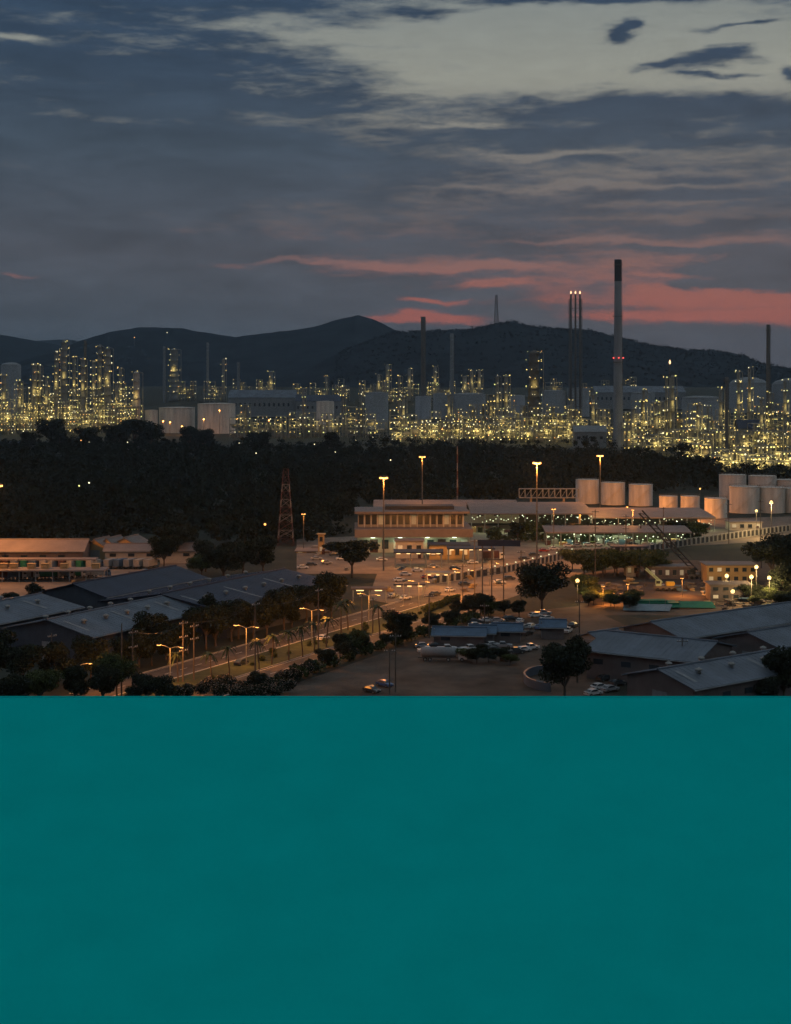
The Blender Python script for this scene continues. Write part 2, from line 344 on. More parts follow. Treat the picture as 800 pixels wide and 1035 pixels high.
# ------------------------------------------------------------------ trees
def tree_meshes(seed, h, r, n, leaf, m, lobes=7, trunk=.28):
    rd = random.Random(seed); tb = MB(); th = h*trunk
    tb.tube((0, 0, -.3), (0, 0, th), .028*h, .02*h, 8); cs = []
    cz = th+(h-th)*.5
    for k in range(lobes):
        a = k/lobes*6.283+rd.uniform(-.4, .4); q = rd.uniform(.35, .62)*r; z = cz+rd.uniform(-.28, .34)*(h-th)
        tip = Vector((q*math.cos(a), q*math.sin(a), z)); mid = Vector((tip.x*.45, tip.y*.45, th+(z-th)*.45))
        tb.tube((0, 0, th*.85), mid, .014*h, .009*h, 6); tb.tube(mid, tip, .009*h, .004*h, 5)
        cs.append((tip, rd.uniform(.34, .55)*r, rd.uniform(.17, .28)*(h-th), n//lobes, leaf))
    tb.tube((0, 0, th*.9), (0, 0, h*.86), .016*h, .004*h, 6); cs.append(((0, 0, h*.8), .45*r, .19*h, n//lobes, leaf)); cs.append(((0, 0, cz), .6*r, .3*(h-th), n//lobes, leaf))
    return tb.mesh('trunk', M['bark']), crowns('crown', cs, m, parent='mesh')
def palm_meshes(seed, h):
    rd = random.Random(seed); tb = MB(); p = Vector((0, 0, -.2))
    for k in range(5):
        q = Vector((.06*h*math.sin(k*.4), 0, h*(k+1)/5)); tb.tube(p, q, .22-.02*k, .2-.02*k, 8); p = q
    lf = MB()
    for k in range(16):
        a = k/16*6.283+rd.uniform(-.2, .2); up = rd.uniform(-.2, .9); prev = p.copy(); L = rd.uniform(2.6, 3.6)
        for j in range(5):
            t = (j+1)/5; nx = p+Vector((math.cos(a)*L*t, math.sin(a)*L*t, L*(up*t-.9*t*t)))
            sd = Vector((-math.sin(a), math.cos(a), 0))*(.45*(1-t*.7)); lf.quad(prev-sd, nx-sd*.85, nx+sd*.85-Vector((0, 0, .1)), prev+sd-Vector((0, 0, .12))); prev = nx
    return tb.mesh('trunk', M['bark']), lf.mesh('crown', M['leafp'], fix=False)
TP = [tree_meshes(11, 10, 5.2, 6500, .46, M['leaf'], 9), tree_meshes(12, 10, 4.2, 5200, .44, M['leaf'], 8, .24), tree_meshes(13, 10, 5.8, 6500, .48, M['leafb'], 10, .3), tree_meshes(14, 10, 3.0, 4000, .42, M['leaf'], 8, .15), tree_meshes(15, 10, 6.0, 5600, .50, M['leaf'], 7, .36)]
PALM = palm_meshes(5, 8)
SHRUB = crowns('foliage', [((0, 0, .5), .8, .5, 260, .24), ((.4, .2, .7), .5, .4, 160, .24)], M['leafb'], parent='mesh')
BLOOM = crowns('foliage', [((0, 0, 1.6), 1.7, 1.2, 900, .30), ((.9, .3, 1.9), 1.0, .8, 300, .30)], M['leaf'], parent='mesh')
BLOSS = crowns('blossom', [((0, 0, 1.8), 1.8, 1.2, 190, .26), ((.9, .3, 2.1), 1.0, .8, 60, .26)], M['flower'], parent='mesh')
def tree(px, top, base, kind=0, label=None, wide=1.0, where=None, desc=None, group=None, Y=None):
    b = G(px, base) if Y is None else atY(px, Y)
    h = zrow(top, b.y)-b.z; t = thing('palm_tree' if kind == 'palm' else 'tree', label, 'tree', b, random.uniform(0, 6.28), group)
    tm, cm = PALM if kind == 'palm' else TP[kind]; k = h/(8.6 if kind == 'palm' else 10)
    link('trunk', tm, t); link('crown', cm, t); t.scale = (k*wide, k*wide, k)
    if where: row(t, desc, where)
    return t
tree(548, 571, 619, 0, 'big round dark tree at the right end of the amber yard', 1.15)
tree(356, 546, 584, 4, 'broad dark tree in front of the white terminal building', 1.25)
tree(404, 619, 652, 0, 'bushy dark tree between the highway and the dirt lot', 1.1)
tree(344, 640, 666, 1, 'smaller of two round trees beside the near carriageway', 1.0)
tree(358, 637, 664, 2, 'larger of two round trees beside the near carriageway', 1.05)
tree(571, 652, 708, 0, 'leafy tree inside the curved pale wall in the foreground', 1.0)
tree(584, 640, 690, 3, 'narrow dark tree just left of the pale house by the lot', .9)
tree(793, 652, 712, 1, 'tall dark tree at the right edge beside the nearest slate roof', 1.0)
tree(774, 684, 716, 0, 'low rounded tree below the nearest slate roof at right', 1.1)
tree(212, 598, 642, 3, 'slim dark tree against the dark blue warehouse roof', 1.0)
tree(150, 621, 664, 0, 'dark tree in front of the blue grey warehouse roof with vents', 1.0)
tree(34, 588, 616, 3, 'pointed dark tree beside the gable of the bluish warehouse', 1.25)
tree(12, 598, 620, 1, 'low bushy tree at the left edge behind the slate roof', 1.3)
for x, t_, b_, k, w in ((-12, 640, 694, 0, 1), (22, 652, 700, 4, 1), (58, 648, 694, 1, 1.1), (92, 646, 690, 0, 1), (118, 660, 706, 2, .9), (170, 636, 672, 1, 1), (40, 676, 716, 2, 1), (12, 684, 720, 0, 1.1), (104, 676, 714, 0, 1), (142, 680, 716, 1, 1.1), (160, 684, 718, 4, 1), (76, 672, 712, 1, 1)):
    tree(x, t_, b_, k, None, w, 'the lower left trees', 'dark roadside tree')
for x, t_, b_, k, w in ((178, 531, 568, 4, 1), (166, 543, 574, 0, 1), (226, 552, 588, 0, 1.2), (246, 546, 584, 4, 1.1), (266, 540, 582, 1, 1.1), (204, 560, 584, 2, 1.2), (208, 545, 578, 1, 1.1)):
    tree(x, t_, b_, k, None, w, 'the trees left of the lattice tower', 'dark leafy tree')
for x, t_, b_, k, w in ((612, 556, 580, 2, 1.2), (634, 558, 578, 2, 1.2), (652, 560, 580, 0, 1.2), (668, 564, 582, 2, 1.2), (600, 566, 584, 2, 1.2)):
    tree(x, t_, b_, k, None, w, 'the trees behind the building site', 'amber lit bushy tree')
for x, t_, b_, k, w in ((770, 552, 574, 0, 1.1), (782, 546, 592, 4, 1.1), (797, 543, 590, 0, 1.2), (820, 540, 590, 0, 1.2), (790, 575, 606, 1, 1.2), (806, 570, 608, 0, 1.1)):
    tree(x, t_, b_, k, None, w, 'the clump right of the building site', 'dense dark tree')
for i in range(17):
    x = 128+i*13+rng.uniform(-4, 4); b_ = 679-(x-128)*.265+rng.uniform(-3, 3); tree(x, b_-rng.uniform(28, 44), b_, (0, 1, 4, 3)[i % 4], None, rng.uniform(.95, 1.2), 'the trees along the far carriageway', 'dark roadside tree')
for i in range(24):
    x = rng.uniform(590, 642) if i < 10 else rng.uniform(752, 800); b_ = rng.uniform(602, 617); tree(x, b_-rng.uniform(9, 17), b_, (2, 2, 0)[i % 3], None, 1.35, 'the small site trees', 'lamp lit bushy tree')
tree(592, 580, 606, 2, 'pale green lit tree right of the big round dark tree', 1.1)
for x, t_, b_, k, w in ((462, 604, 622, 1, 1.1), (474, 606, 622, 0, 1.1), (486, 600, 622, 4, 1.1), (496, 606, 622, 2, 1.2), (510, 608, 622, 0, 1.4), (525, 606, 624, 1, 1.3)):
    tree(x, t_, b_, k, None, w, 'the tree row above the parked cars', 'small dark tree')
for x, t_, b_, k, w in ((52, 424, 455, 0, 1), (60, 432, 456, 1, 1), (135, 423, 455, 4, 1.2), (118, 430, 456, 0, 1.1), (152, 430, 455, 0, 1.2), (192, 430, 455, 1, 1.2), (206, 434, 456, 0, 1.1), (28, 436, 458, 1, 1.2), (262, 437, 458, 0, 1.2), (336, 436, 460, 1, 1.2), (88, 432, 456, 0, 1)):
    tree(x, t_, b_, k, None, w, 'the tree line before the refinery', 'tall dark tree')
for x, b_ in ((292, 668), (306, 664), (384, 642), (345, 640), (330, 655), (232, 684), (180, 690), (262, 677), (275, 672), (318, 659), (352, 637), (214, 690)):
    tree(x, b_-31, b_, 'palm', None, 1, 'the palms along the lit highway', 'slender palm')
for i in range(24):        # median planting
    s = rng.uniform(-30, 110); p = M0+RD*s+RN*rng.uniform(-3.5, 3.5); k = rng.uniform(.7, 1.5)
    o = link('shrub', SHRUB, None, (p.x, p.y, .12), rng.uniform(0, 6), k); tag(o, None, 'shrub'); row(o, 'clipped green shrub', 'the highway median')
for x, y in ((232, 698), (246, 702), (258, 695), (272, 699), (286, 692), (265, 706), (205, 704), (190, 706), (222, 706), (298, 690), (310, 684), (252, 708), (240, 708), (212, 699), (278, 706), (290, 701), (226, 696), (180, 708)):
    p = G(x, y); o = thing('flowering_shrub', None, 'shrub', p, rng.uniform(0, 6)); link('foliage', BLOOM, o); link('blossom', BLOSS, o); o.scale = (1.15,)*3
    row(o, 'flowering shrub with pale blossom', 'the near carriageway bushes')
for i in range(12):
    p = G(431+i*2.8, 619-i*1.1); o = link('hedge_shrub', SHRUB, None, p, i, 2.0); tag(o, None, 'shrub'); row(o, 'dark round hedge shrub', 'the hedge beside the amber yard')
for i in range(16):
    p = M0+RD*(-24+i*8.2)+RN*(19.5+rng.uniform(-.6, .6)); o = link('hedge_shrub', SHRUB, None, (p.x, p.y, 0), i, rng.uniform(2.0, 3.2)); tag(o, None, 'shrub'); row(o, 'dark verge shrub', 'the right highway verge')
for i in range(26):
    p = G(498+i*8.2+rng.uniform(-2, 2), 548-abs(i-13)*.12+rng.uniform(-1.5, 1.5)); o = link('hedge_shrub', SHRUB, None, p, i, rng.uniform(2.2, 4.2)); tag(o, None, 'shrub'); row(o, 'olive hedge shrub', 'the market hedge')
for i in range(11):
    tree(500+i*21+rng.uniform(-6, 6), 529+rng.uniform(-3, 4), 547, (2, 0, 2, 3)[i % 4], None, 1.1, 'the market trees', 'small olive tree')
for i in range(9):
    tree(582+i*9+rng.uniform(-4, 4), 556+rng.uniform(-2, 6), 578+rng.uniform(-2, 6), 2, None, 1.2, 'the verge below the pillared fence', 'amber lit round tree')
for i in range(13):
    p = M0+RD*(-22+i*9.5+rng.uniform(-3, 3))+RN*(18.5+rng.uniform(-1, 1)); px = 400+F*p.x/p.y; py = HZ+CH*F/p.y
    tree(px, py-rng.uniform(11, 22), py, (0, 1, 3)[i % 3], None, 1.2, 'the right highway verge trees', 'small verge tree')
for px, py, hh, k in ((470, 668, 13, 2), (482, 671, 15, 0), (494, 670, 14, 1), (506, 668, 13, 0), (516, 672, 11, 2), (487, 663, 12, 1)):
    tree(px, py-hh, py, k, None, 1.6, 'the scrub behind the tanker', 'low dark scrub tree')
# the wood that fills the middle distance
def wood():
    cs = []
    top = lambda x: np.interp(x, [-40, 40, 60, 130, 200, 300, 400, 470, 520, 600, 640, 700, 735, 760, 840], [452, 452, 450, 450, 452, 456, 458, 452, 456, 463, 465, 472, 482, 486, 486])
    bot = lambda x: np.interp(x, [-40, 100, 170, 280, 300, 345, 360, 400, 470, 580, 600, 730, 760, 840], [548, 546, 552, 560, 552, 542, 512, 510, 508, 505, 500, 498, 500, 500])
    n = 0
    while n < 3600:
        x = rng.uniform(-60, 860); Y = rng.uniform(640, 1680); y = HZ+CH*F/Y
        if not (top(x) < y < bot(x)): continue
        n += 1; r = rng.uniform(2.6, 7.5); h = rng.uniform(6.5, 16)*(1.25 if x > 590 else 1); X = (x-400)/F*Y; h *= .75+.9*max(0, mnoise.noise(Vector((X/70, Y/70, 3))))
        for k in range(3):
            cs.append(((X+rng.normal()*r*.4, Y+rng.normal()*r*.4, h-r*rng.uniform(.5, 1.0)), r*rng.uniform(.5, .85), r*rng.uniform(.45, .7), 34, 1.5))
        cs.append(((X, Y, h*.35), r*.8, h*.3, 22, 2.0))
    tag(crowns('wood', cs, M['wleaf']), 'dark wood filling the middle distance before the refinery', 'woodland', kind='stuff')
wood()

# ------------------------------------------------------------------ refinery
def bulb(r): 
    mb = MB(); mb.lathe([(r*.05, -r), (r*.8, -r*.55), (r, 0), (r*.8, r*.55), (r*.05, r)], 6); return mb
LM = {k: bulb(.42).mesh('lamp', E[k]) for k in 'ywgo'}
def lamp(par, x, y, z, k=None, s=1.0):
    k = k or random.choices('ywgo', (50, 22, 24, 4))[0]
    return link('lamp', LM[k], par, (x, y, z), 0, s*random.choice((.6, .8, 1.0, 1.0, 1.25, 1.7)))
def column(px, top, Y, wpx, desc, where, lamps=1.0, m='steel', base=None):
    b = atY(px, Y); h = zrow(top, Y)-b.z; r = wpx/F*Y/2; t = thing('distillation_column', None, 'column', b); row(t, desc, where)
    MB().lathe([(r*1.25, 0), (r, h*.07), (r, h*.55), (r*.86, h*.6), (r*.86, h*.95), (r*.55, h*.985), (r*.12, h)], 16).build('shell', M[m], t, True)
    n = max(3, int(h/11)); pb = MB()
    for i in range(n):
        z = h*(.16+.8*i/(n-1)); rr = r*1.15+1.2
        pl = MB().lathe([(rr, z-.15), (rr, z+.15)], 12); 
        for k in range(12):
            a = k*.5236; pl.tube((rr*math.cos(a), rr*math.sin(a), z), (rr*math.cos(a), rr*math.sin(a), z+1.1), .06, n=4)
        pl.build('platform', M['dsteel'], t)
        for k in range(4):
            if random.random() < .62*lamps:
                a = random.uniform(-3.3, .2); lamp(t, rr*math.cos(a), rr*math.sin(a), z+random.uniform(1.5, 3.5))
    MB().tube((r*1.5+.8, -.6, 0), (r*1.5+.8, -.6, h*.97), .45, n=8).tube((r*1.5+.8, -.6, h*.97), (0, 0, h*1.0), .45, n=6).build('overhead_pipe', M['steel'], t)
    lb = MB()
    if wpx > 3.8: point('light', t, (0, -r-5, h*.6), 5000*lamps, (1, .74, .22), 1.0)
    for s in (-.35, .35): lb.tube((s-r*.4, -r*1.08-.3, 0), (s-r*.4, -r*1.08-.3, h*.95), .07, n=4)
    lb.build('ladder', M['dsteel'], t)
    return t
def frame_unit(px, top, Y, wpx, desc, where, lamps=.5, nmax=80, depth=18):
    b = atY(px, Y); h = zrow(top, Y)-b.z; w = wpx/F*Y; t = thing('process_unit', None, 'process unit', b, random.uniform(-.12, .12)); row(t, desc, where)
    nx = max(2, int(w/9)); nz_ = max(2, int(h/8)); fr = MB(); d = depth
    hs = [h*random.uniform(.45, 1.0) for _ in range(nx)]; hs[random.randrange(nx)] = h
    X = lambda i: -w/2+w*i/nx
    cand = []
    for i in range(nx+1):
        hh = max(hs[min(i, nx-1)], hs[max(i-1, 0)])
        for y in (-d/2, d/2): fr.tube((X(i), y, 0), (X(i), y, hh), .42, n=4)
    for i in range(nx):
        lv = max(2, int(hs[i]/7))
        for j in range(1, lv+1):
            z = hs[i]*j/lv; 
            for y in (-d/2, d/2): fr.tube((X(i), y, z), (X(i+1), y, z), .3, n=4)
            if random.random() < .7: MB().box((X(i)+X(i+1))/2, 0, z-.1, w/nx, d, .2).build('deck', M['dsteel'], t)
            if random.random() < .5: fr.tube((X(i), -d/2, z), (X(i+1), -d/2, z-hs[i]/lv), .22, n=4)
            fr.tube((X(i), -d/2, z), (X(i), d/2, z), .3, n=4).tube((X(i+1), -d/2, z), (X(i+1), d/2, z), .3, n=4)
            for u in (.1, .5, .9):
                cand.append((X(i)+u*w/nx, -d/2-.6, z-1.2)); 
            cand.append((X(i)+random.random()*w/nx, -d/2-1.5, z-random.uniform(1, 5)))
    fr.build('steel_frame', M['steel'], t, fix=False)
    for k in range(random.randint(2, 4)):
        i = random.randrange(nx); r = random.uniform(1.4, 2.6); z = random.uniform(2, max(3, hs[i]*.75)); xc = (X(i)+X(i+1))/2; L = w/nx*.7
        if random.random() < .5: MB().lathe([(r*.3, -L*.5), (r*.85, -L*.42), (r, -L*.35), (r, L*.35), (r*.85, L*.42), (r*.3, L*.5)], 12, (xc, -d*.15, z), 'x').build('drum', M['cream'], t, True)
        else: MB().lathe([(r, 0), (r, hs[i]*.9), (r*.7, hs[i]*.97), (r*.15, hs[i])], 12, (xc, random.uniform(-d*.3, d*.3), 0)).build('vessel', M['steel'], t, True)
    pp = MB()
    for k in range(7):
        y = -d/2-random.uniform(.3, 1.8); z = random.uniform(.1, .9)*h*.8; x0 = random.uniform(-w/2, 0); x1 = random.uniform(0, w/2)
        pp.tube((x0, y, z), (x1, y, z), .28, n=6).tube((x1, y, z), (x1, y, max(0, z-random.uniform(4, 14))), .28, n=6)
    pp.build('pipework', M['steel'], t)
    point('light', t, (random.uniform(-.3, .3)*w, -d/2-4, h*.55), 12500*lamps, (1, .74, .22), 1.5)
    random.shuffle(cand)
    for c in cand[:min(nmax, int(len(cand)*lamps*1.25)+4)]: lamp(t, *c)
    return t
def tank(px, top, Y, wpx, desc, where=None, label=None, m='cream', dome=.10, base=None, name='storage_tank', group=None):
    b = atY(px, Y) if base is None else atY(px, Y, base); h = zrow(top, Y)-b.z; r = wpx/F*Y/2; t = thing(name, label, 'tank', b, 0, group)
    if where: row(t, desc, where)
    hd = r*dome; hw = h-hd
    MB().lathe([(r*1.02, 0), (r*1.02, .3), (r, .31), (r, hw)], 36).build('shell', M[m], t, True)
    MB().lathe([(r*1.015, hw), (r*1.015, hw+.25), (r*.8, hw+hd*.55), (r*.4, hw+hd*.9), (r*.05, hw+hd)], 36).build('roof', M[m], t)
    rl = MB(); n = 20
    for k in range(n):
        a, a2 = 6.283*k/n, 6.283*(k+1)/n; rr = r*1.0
        rl.tube((rr*math.cos(a), rr*math.sin(a), hw), (rr*math.cos(a), rr*math.sin(a), hw+1.1), .05, n=4)
        rl.tube((rr*math.cos(a), rr*math.sin(a), hw+1.1), (rr*math.cos(a2), rr*math.sin(a2), hw+1.1), .05, n=4)
    rl.build('railing', M['dsteel'], t, fix=False)
    st = MB()
    for k in range(26):
        a = -2.6+k*.07; st.box((r+.45)*math.cos(a), (r+.45)*math.sin(a), hw*k/26, .5, .5, .1, a)
    st.build('stair', M[m], t); return t
LW, CW, RW, DW = 'the left refinery group', 'the centre refinery group', 'the right refinery group', 'the far refinery line'
for a in ((57, 354, 2030, 5), (65, 343, 2150, 6.5), (75, 359, 2200, 4), (84, 361, 2030, 5), (101, 348, 2080, 5), (109, 350, 2060, 7), (95, 364, 2200, 4.5), (122, 371, 2150, 4), (35, 367, 2060, 6), (40, 368, 2070, 4), (4, 378, 2050, 5), (20, 384, 2000, 4), (118, 386, 2010, 4), (47, 380, 2010, 4)):
    column(*a, 'lit distillation column' if a[3] < 6 else 'broad lit distillation column', LW, 1.25)
column(138, 375, 1985, 8, 'pale orange lit tower with a ladder of lamps', LW, .9, 'cream')
for x in range(-15, 140, 15): frame_unit(x+rng.uniform(-3, 3), rng.uniform(386, 402), 2080+rng.uniform(-20, 20), 17, 'lamp covered steel process unit', LW, .85)
for x in range(-10, 132, 20): frame_unit(x+rng.uniform(-4, 4), rng.uniform(404, 416), 1960+rng.uniform(-20, 20), 21, 'low lamp covered process unit', LW, .95)
for a in ((404, 379, 1900, 3.5), (503, 379, 1850, 4), (512, 379, 1860, 4.5), (454, 398, 1900, 4), (408, 400, 1800, 4), (307, 392, 2000, 3), (347, 390, 2000, 3), (365, 388, 2020, 3), (578, 404, 1750, 3.5), (600, 398, 1700, 4)):
    column(*a, 'slim lit column' if a[3] < 4 else 'lit distillation column', CW, 1.0)
column(540, 354, 1880, 12, 'tallest and broadest lit tower', CW, 1.9, 'dsteel')
for x in range(240, 400, 20): frame_unit(x+rng.uniform(-4, 4), rng.uniform(407, 421), 1860+rng.uniform(-30, 30), 21, 'low lit process unit', CW, .45)
for x in range(402, 606, 17): frame_unit(x+rng.uniform(-3, 3), rng.uniform(410, 422), 1760+rng.uniform(-30, 30), 20, 'lamp dotted process unit', CW, .62)
for x in range(405, 606, 18): frame_unit(x+rng.uniform(-3, 3), rng.uniform(424, 432), 1680+rng.uniform(-20, 20), 20, 'front low process unit', CW, .7)
for x in range(470, 600, 26): frame_unit(x+rng.uniform(-3, 3), rng.uniform(398, 410), 1980+rng.uniform(-30, 30), 22, 'taller process unit behind the front row', CW, .42)
for a in ((651, 393, 1600, 4), (674, 380, 1600, 3), (680, 379, 1610, 5), (729, 392, 1550, 4), (747, 374, 1560, 4), (758, 370, 1570, 4), (779, 396, 1600, 3.5), (794, 383, 1550, 4), (706, 408, 1450, 4), (770, 402, 1450, 4), (640, 412, 1480, 4), (664, 406, 1520, 4), (716, 410, 1500, 3.5)):
    column(*a, 'slim lit column' if a[3] < 4 else 'lit distillation column', RW, 1.05)
for x in range(604, 830, 17): frame_unit(x+rng.uniform(-3, 3), rng.uniform(404, 420), 1620+rng.uniform(-30, 30), 20, 'lamp dotted process unit', RW, .62)
for x in range(640, 830, 18): frame_unit(x+rng.uniform(-3, 3), rng.uniform(426, 440), 1420+rng.uniform(-25, 25), 20, 'front row process unit', RW, .66)
for x in range(690, 830, 19): frame_unit(x+rng.uniform(-3, 3), rng.uniform(448, 456), 1280+rng.uniform(-20, 20), 19, 'nearest low process unit', RW, .6)
for a in ((176, 352, 2900, 9), (226, 362, 2900, 3.5), (274, 375, 2900, 5), (392, 368, 2950, 4.5), (414, 372, 2900, 4), (440, 370, 2900, 4), (470, 380, 2900, 5), (477, 374, 2920, 4), (485, 374, 2910, 4), (383, 378, 2900, 4), (330, 380, 2900, 3)):
    column(*a, 'distant lit tower', DW, 1.3 if a[3] < 9 else 2.4)
for x in (12, 190, 215, 245, 268, 300, 322, 345, 372, 395, 415, 436, 452, 476, 560, 590, 612, 640): frame_unit(x, rng.uniform(380, 389), 2880+rng.uniform(-40, 40), 17, 'distant low process unit', DW, .38 if x not in (395, 415, 436) else .8, 30)
for px, py, pw in ((148, 428, 9000), (165, 426, 14000), (172, 427, 14000), (184, 431, 12000), (206, 424, 14000), (222, 415, 9000), (240, 424, 9000), (272, 425, 9000), (285, 427, 12000), (360, 425, 6000), (447, 434, 6000)):
    b = atY(px, 1930, 0); z = zrow(py, 1930); t = thing('lamp_post', None, 'lamp post', b); row(t, 'orange lamp post', 'the refinery tank row lamps'); MB().tube((0, 0, 0), (0, 0, z), .3, .2, 6).build('post', M['dsteel'], t)
    link('lamp', LM['o'], t, (0, 0, z+.5), 0, 2.4); point('light', t, (0, -1.5, z-.5), pw, SOD, 1)
for x in range(724, 830, 17): frame_unit(x+rng.uniform(-3, 3), rng.uniform(452, 462), 1170+rng.uniform(-15, 15), 18, 'lowest process unit above the tanks', RW, .6)
# stacks
def stack(px, top, Y, w0, w1, label, m='stackc', bands=None, lampz=None):
    b = atY(px, Y); h = zrow(top, Y)-b.z; r0, r1 = w0/F*Y/2, w1/F*Y/2; t = thing('chimney_stack', label, 'chimney', b); rr = lambda f: r0+(r1-r0)*f
    MB().lathe([(rr(0)*1.05, 0), (rr(.02), h*.02), (rr(.3), h*.3), (rr(.6), h*.6), (rr(.9), h*.9), (r1, h), (r1*.7, h), (r1*.7, h-2)], 28).build('shaft', M[m], t, True)
    for f0, f1, mm in (bands or []): MB().lathe([(rr(f0)*1.03, h*f0), (rr(f0)*1.03, h*f1)], 28).build('painted_band', M[mm], t)
    for f in (.46, .7, .97)if bands else (.95,):
        pl = MB(); q = rr(f)+1.3; pl.lathe([(q, h*f-.2), (q, h*f+.2)], 20)
        for k in range(20): a = k*.314; pl.tube((q*math.cos(a), q*math.sin(a), h*f), (q*math.cos(a), q*math.sin(a), h*f+1.3), .08, n=4)
        pl.build('gallery', M['dsteel'], t)
    MB().tube((rr(.5)*1.1+.3, -.4, 0), (r1*1.1+.3, -.4, h), .18, n=5).build('ladder', M['dsteel'], t)
    for z in (lampz or []):
        for a in (-2.6, -1.57, -.5, .6, 2.2): link('beacon', BEAC, t, ((rr(z)+1.5)*math.cos(a), (rr(z)+1.5)*math.sin(a), h*z+1), 0, 1)
    return t
BEAC = bulb(.75).mesh('beacon', E['red'])
stack(625, 262, 1500, 10.2, 6.6, 'tallest pale chimney with black top and ring of red lamps', bands=[(.885, .998, 'black')], lampz=[.478])
stack(428, 320, 2300, 5.2, 4.6, 'dark chimney rising left of the paler slim one', 'dsteel')
stack(457, 337, 2350, 4.4, 3.8, 'slim pale chimney between the dark chimney and twin columns', 'grey')
stack(777, 328, 1700, 4.4, 3.8, 'thin dark chimney with flame tip near the right edge', 'dsteel')
stack(735, 381, 1350, 3.4, 3.0, 'short dark chimney standing among the right refinery units', 'dsteel')
stack(86, 344, 2100, 3, 2.6, 'thin dark stack rising from the left refinery group', 'dsteel')
stack(166, 350, 2850, 3, 2.5, 'faint thin stack beside the distant lit tower', 'grey')
stack(241, 366, 2850, 3, 2.6, 'faint distant stack left of a pair of shorter stubs', 'grey')
stack(210, 346, 2950, 2.6, 2.2, 'faint slender stack in front of the middle hill', 'grey')
# triple flare derrick
t = thing('flare_derrick', 'triple tube flare tower in a lattice frame with burning tips', 'flare tower', atY(582, 2300)); hF = zrow(297, 2300)-t.location.z
for x in (-7, 0, 7): 
    MB().tube((x, 0, 0), (x, 0, hF), 1.6, 1.4, 10).build('flare_pipe', M['dsteel'], t, True); 
    MB().lathe([(.3, hF), (1.2, hF+1.4), (1.0, hF+3), (.1, hF+5)], 8, (x, 0, 0)).build('flame', E['flame'], t, True)
fr = MB()
for i in range(14):
    z0, z1 = hF*.96*i/14, hF*.96*(i+1)/14
    for x, y in ((-9.5, -6), (9.5, -6), (9.5, 6), (-9.5, 6)): fr.tube((x, y, z0), (x, y, z1), .45, n=4)
    fr.tube((-9.5, 6, z1), (9.5, 6, z1), .3, n=4).tube((-9.5, -6, z1), (-9.5, 6, z1), .3, n=4).tube((9.5, -6, z1), (9.5, 6, z1), .3, n=4); fr.tube((-9.5, -6, z0), (9.5, -6, z1), .25, n=4).tube((9.5, -6, z0), (-9.5, -6, z1), .25, n=4).tube((-9.5, -6, z1), (9.5, -6, z1), .3, n=4)
fr.build('lattice', M['dsteel'], t, fix=False)
t = thing('flare_tip', 'small flare burning on a short mast above the right columns', 'flare', atY(677, 1605)); hh = zrow(368, 1605)
MB().tube((0, 0, 0), (0, 0, hh), .7, .45, 8).build('mast', M['dsteel'], t); MB().lathe([(.3, hh), (1.1, hh+1.5), (.9, hh+3), (.1, hh+5)], 8, (0.5, 0, 0)).build('flame', E['flame'], t, True)
def lattice(name, label, cat, b, h, w0, w1, n, mats, lampk=None, r=.16):
    t = thing(name, label, cat, b); secs = {}
    for i in range(n):
        mb = secs.setdefault((i if len(mats) > 1 else 0, mats[i] if len(mats) > 1 else mats[0]), MB()); a0, a1 = w0+(w1-w0)*i/n, w0+(w1-w0)*(i+1)/n; z0, z1 = h*i/n, h*(i+1)/n
        c0 = [(a0/2*x, a0/2*y, z0) for x, y in ((-1, -1), (1, -1), (1, 1), (-1, 1))]; c1 = [(a1/2*x, a1/2*y, z1) for x, y in ((-1, -1), (1, -1), (1, 1), (-1, 1))]
        for k in range(4):
            mb.tube(c0[k], c1[k], r, n=4).tube(c0[k], c1[(k+1) % 4], r*.6, n=4).tube(c0[(k+1) % 4], c1[k], r*.6, n=4).tube(c1[k], c1[(k+1) % 4], r*.6, n=4)
    for (_, k), mb in secs.items(): mb.build({'red': 'red_section', 'fadedw': 'white_section'}.get(k, 'lattice'), M[k], t, fix=False)
    return t
# tanks of the refinery
BT = 'the refinery tanks'
tank(153, 414, 1990, 13, 'orange lit tank', 'the three orange lit tanks'); tank(179, 411, 2010, 36, 'orange lit tank', 'the three orange lit tanks', dome=.06); tank(219, 407, 1990, 38, 'orange lit tank', 'the three orange lit tanks', dome=.06)
for a in ((381, 396, 2150, 23, 'grey'), (329, 405, 2000, 18, 'cream'), (428, 400, 2300, 16, 'stackc'), (446, 397, 2450, 16, 'grey'), (474, 397, 2450, 34, 'grey'), (523, 399, 2300, 16, 'stackc'), (709, 400, 2000, 38, 'grey'), (757, 381, 2600, 38, 'grey'), (800, 382, 2600, 38, 'grey'), (650, 396, 2300, 24, 'grey'), (11, 366, 2500, 20, 'grey'), (560, 394, 2500, 24, 'grey'), (585, 392, 2500, 22, 'grey')):
    tank(*a[:4], {'grey': 'dull grey tank', 'cream': 'cream tank', 'stackc': 'pale tank'}[a[4]], BT, m=a[4], dome=.35 if a[0] in (757, 800, 11) else .10)
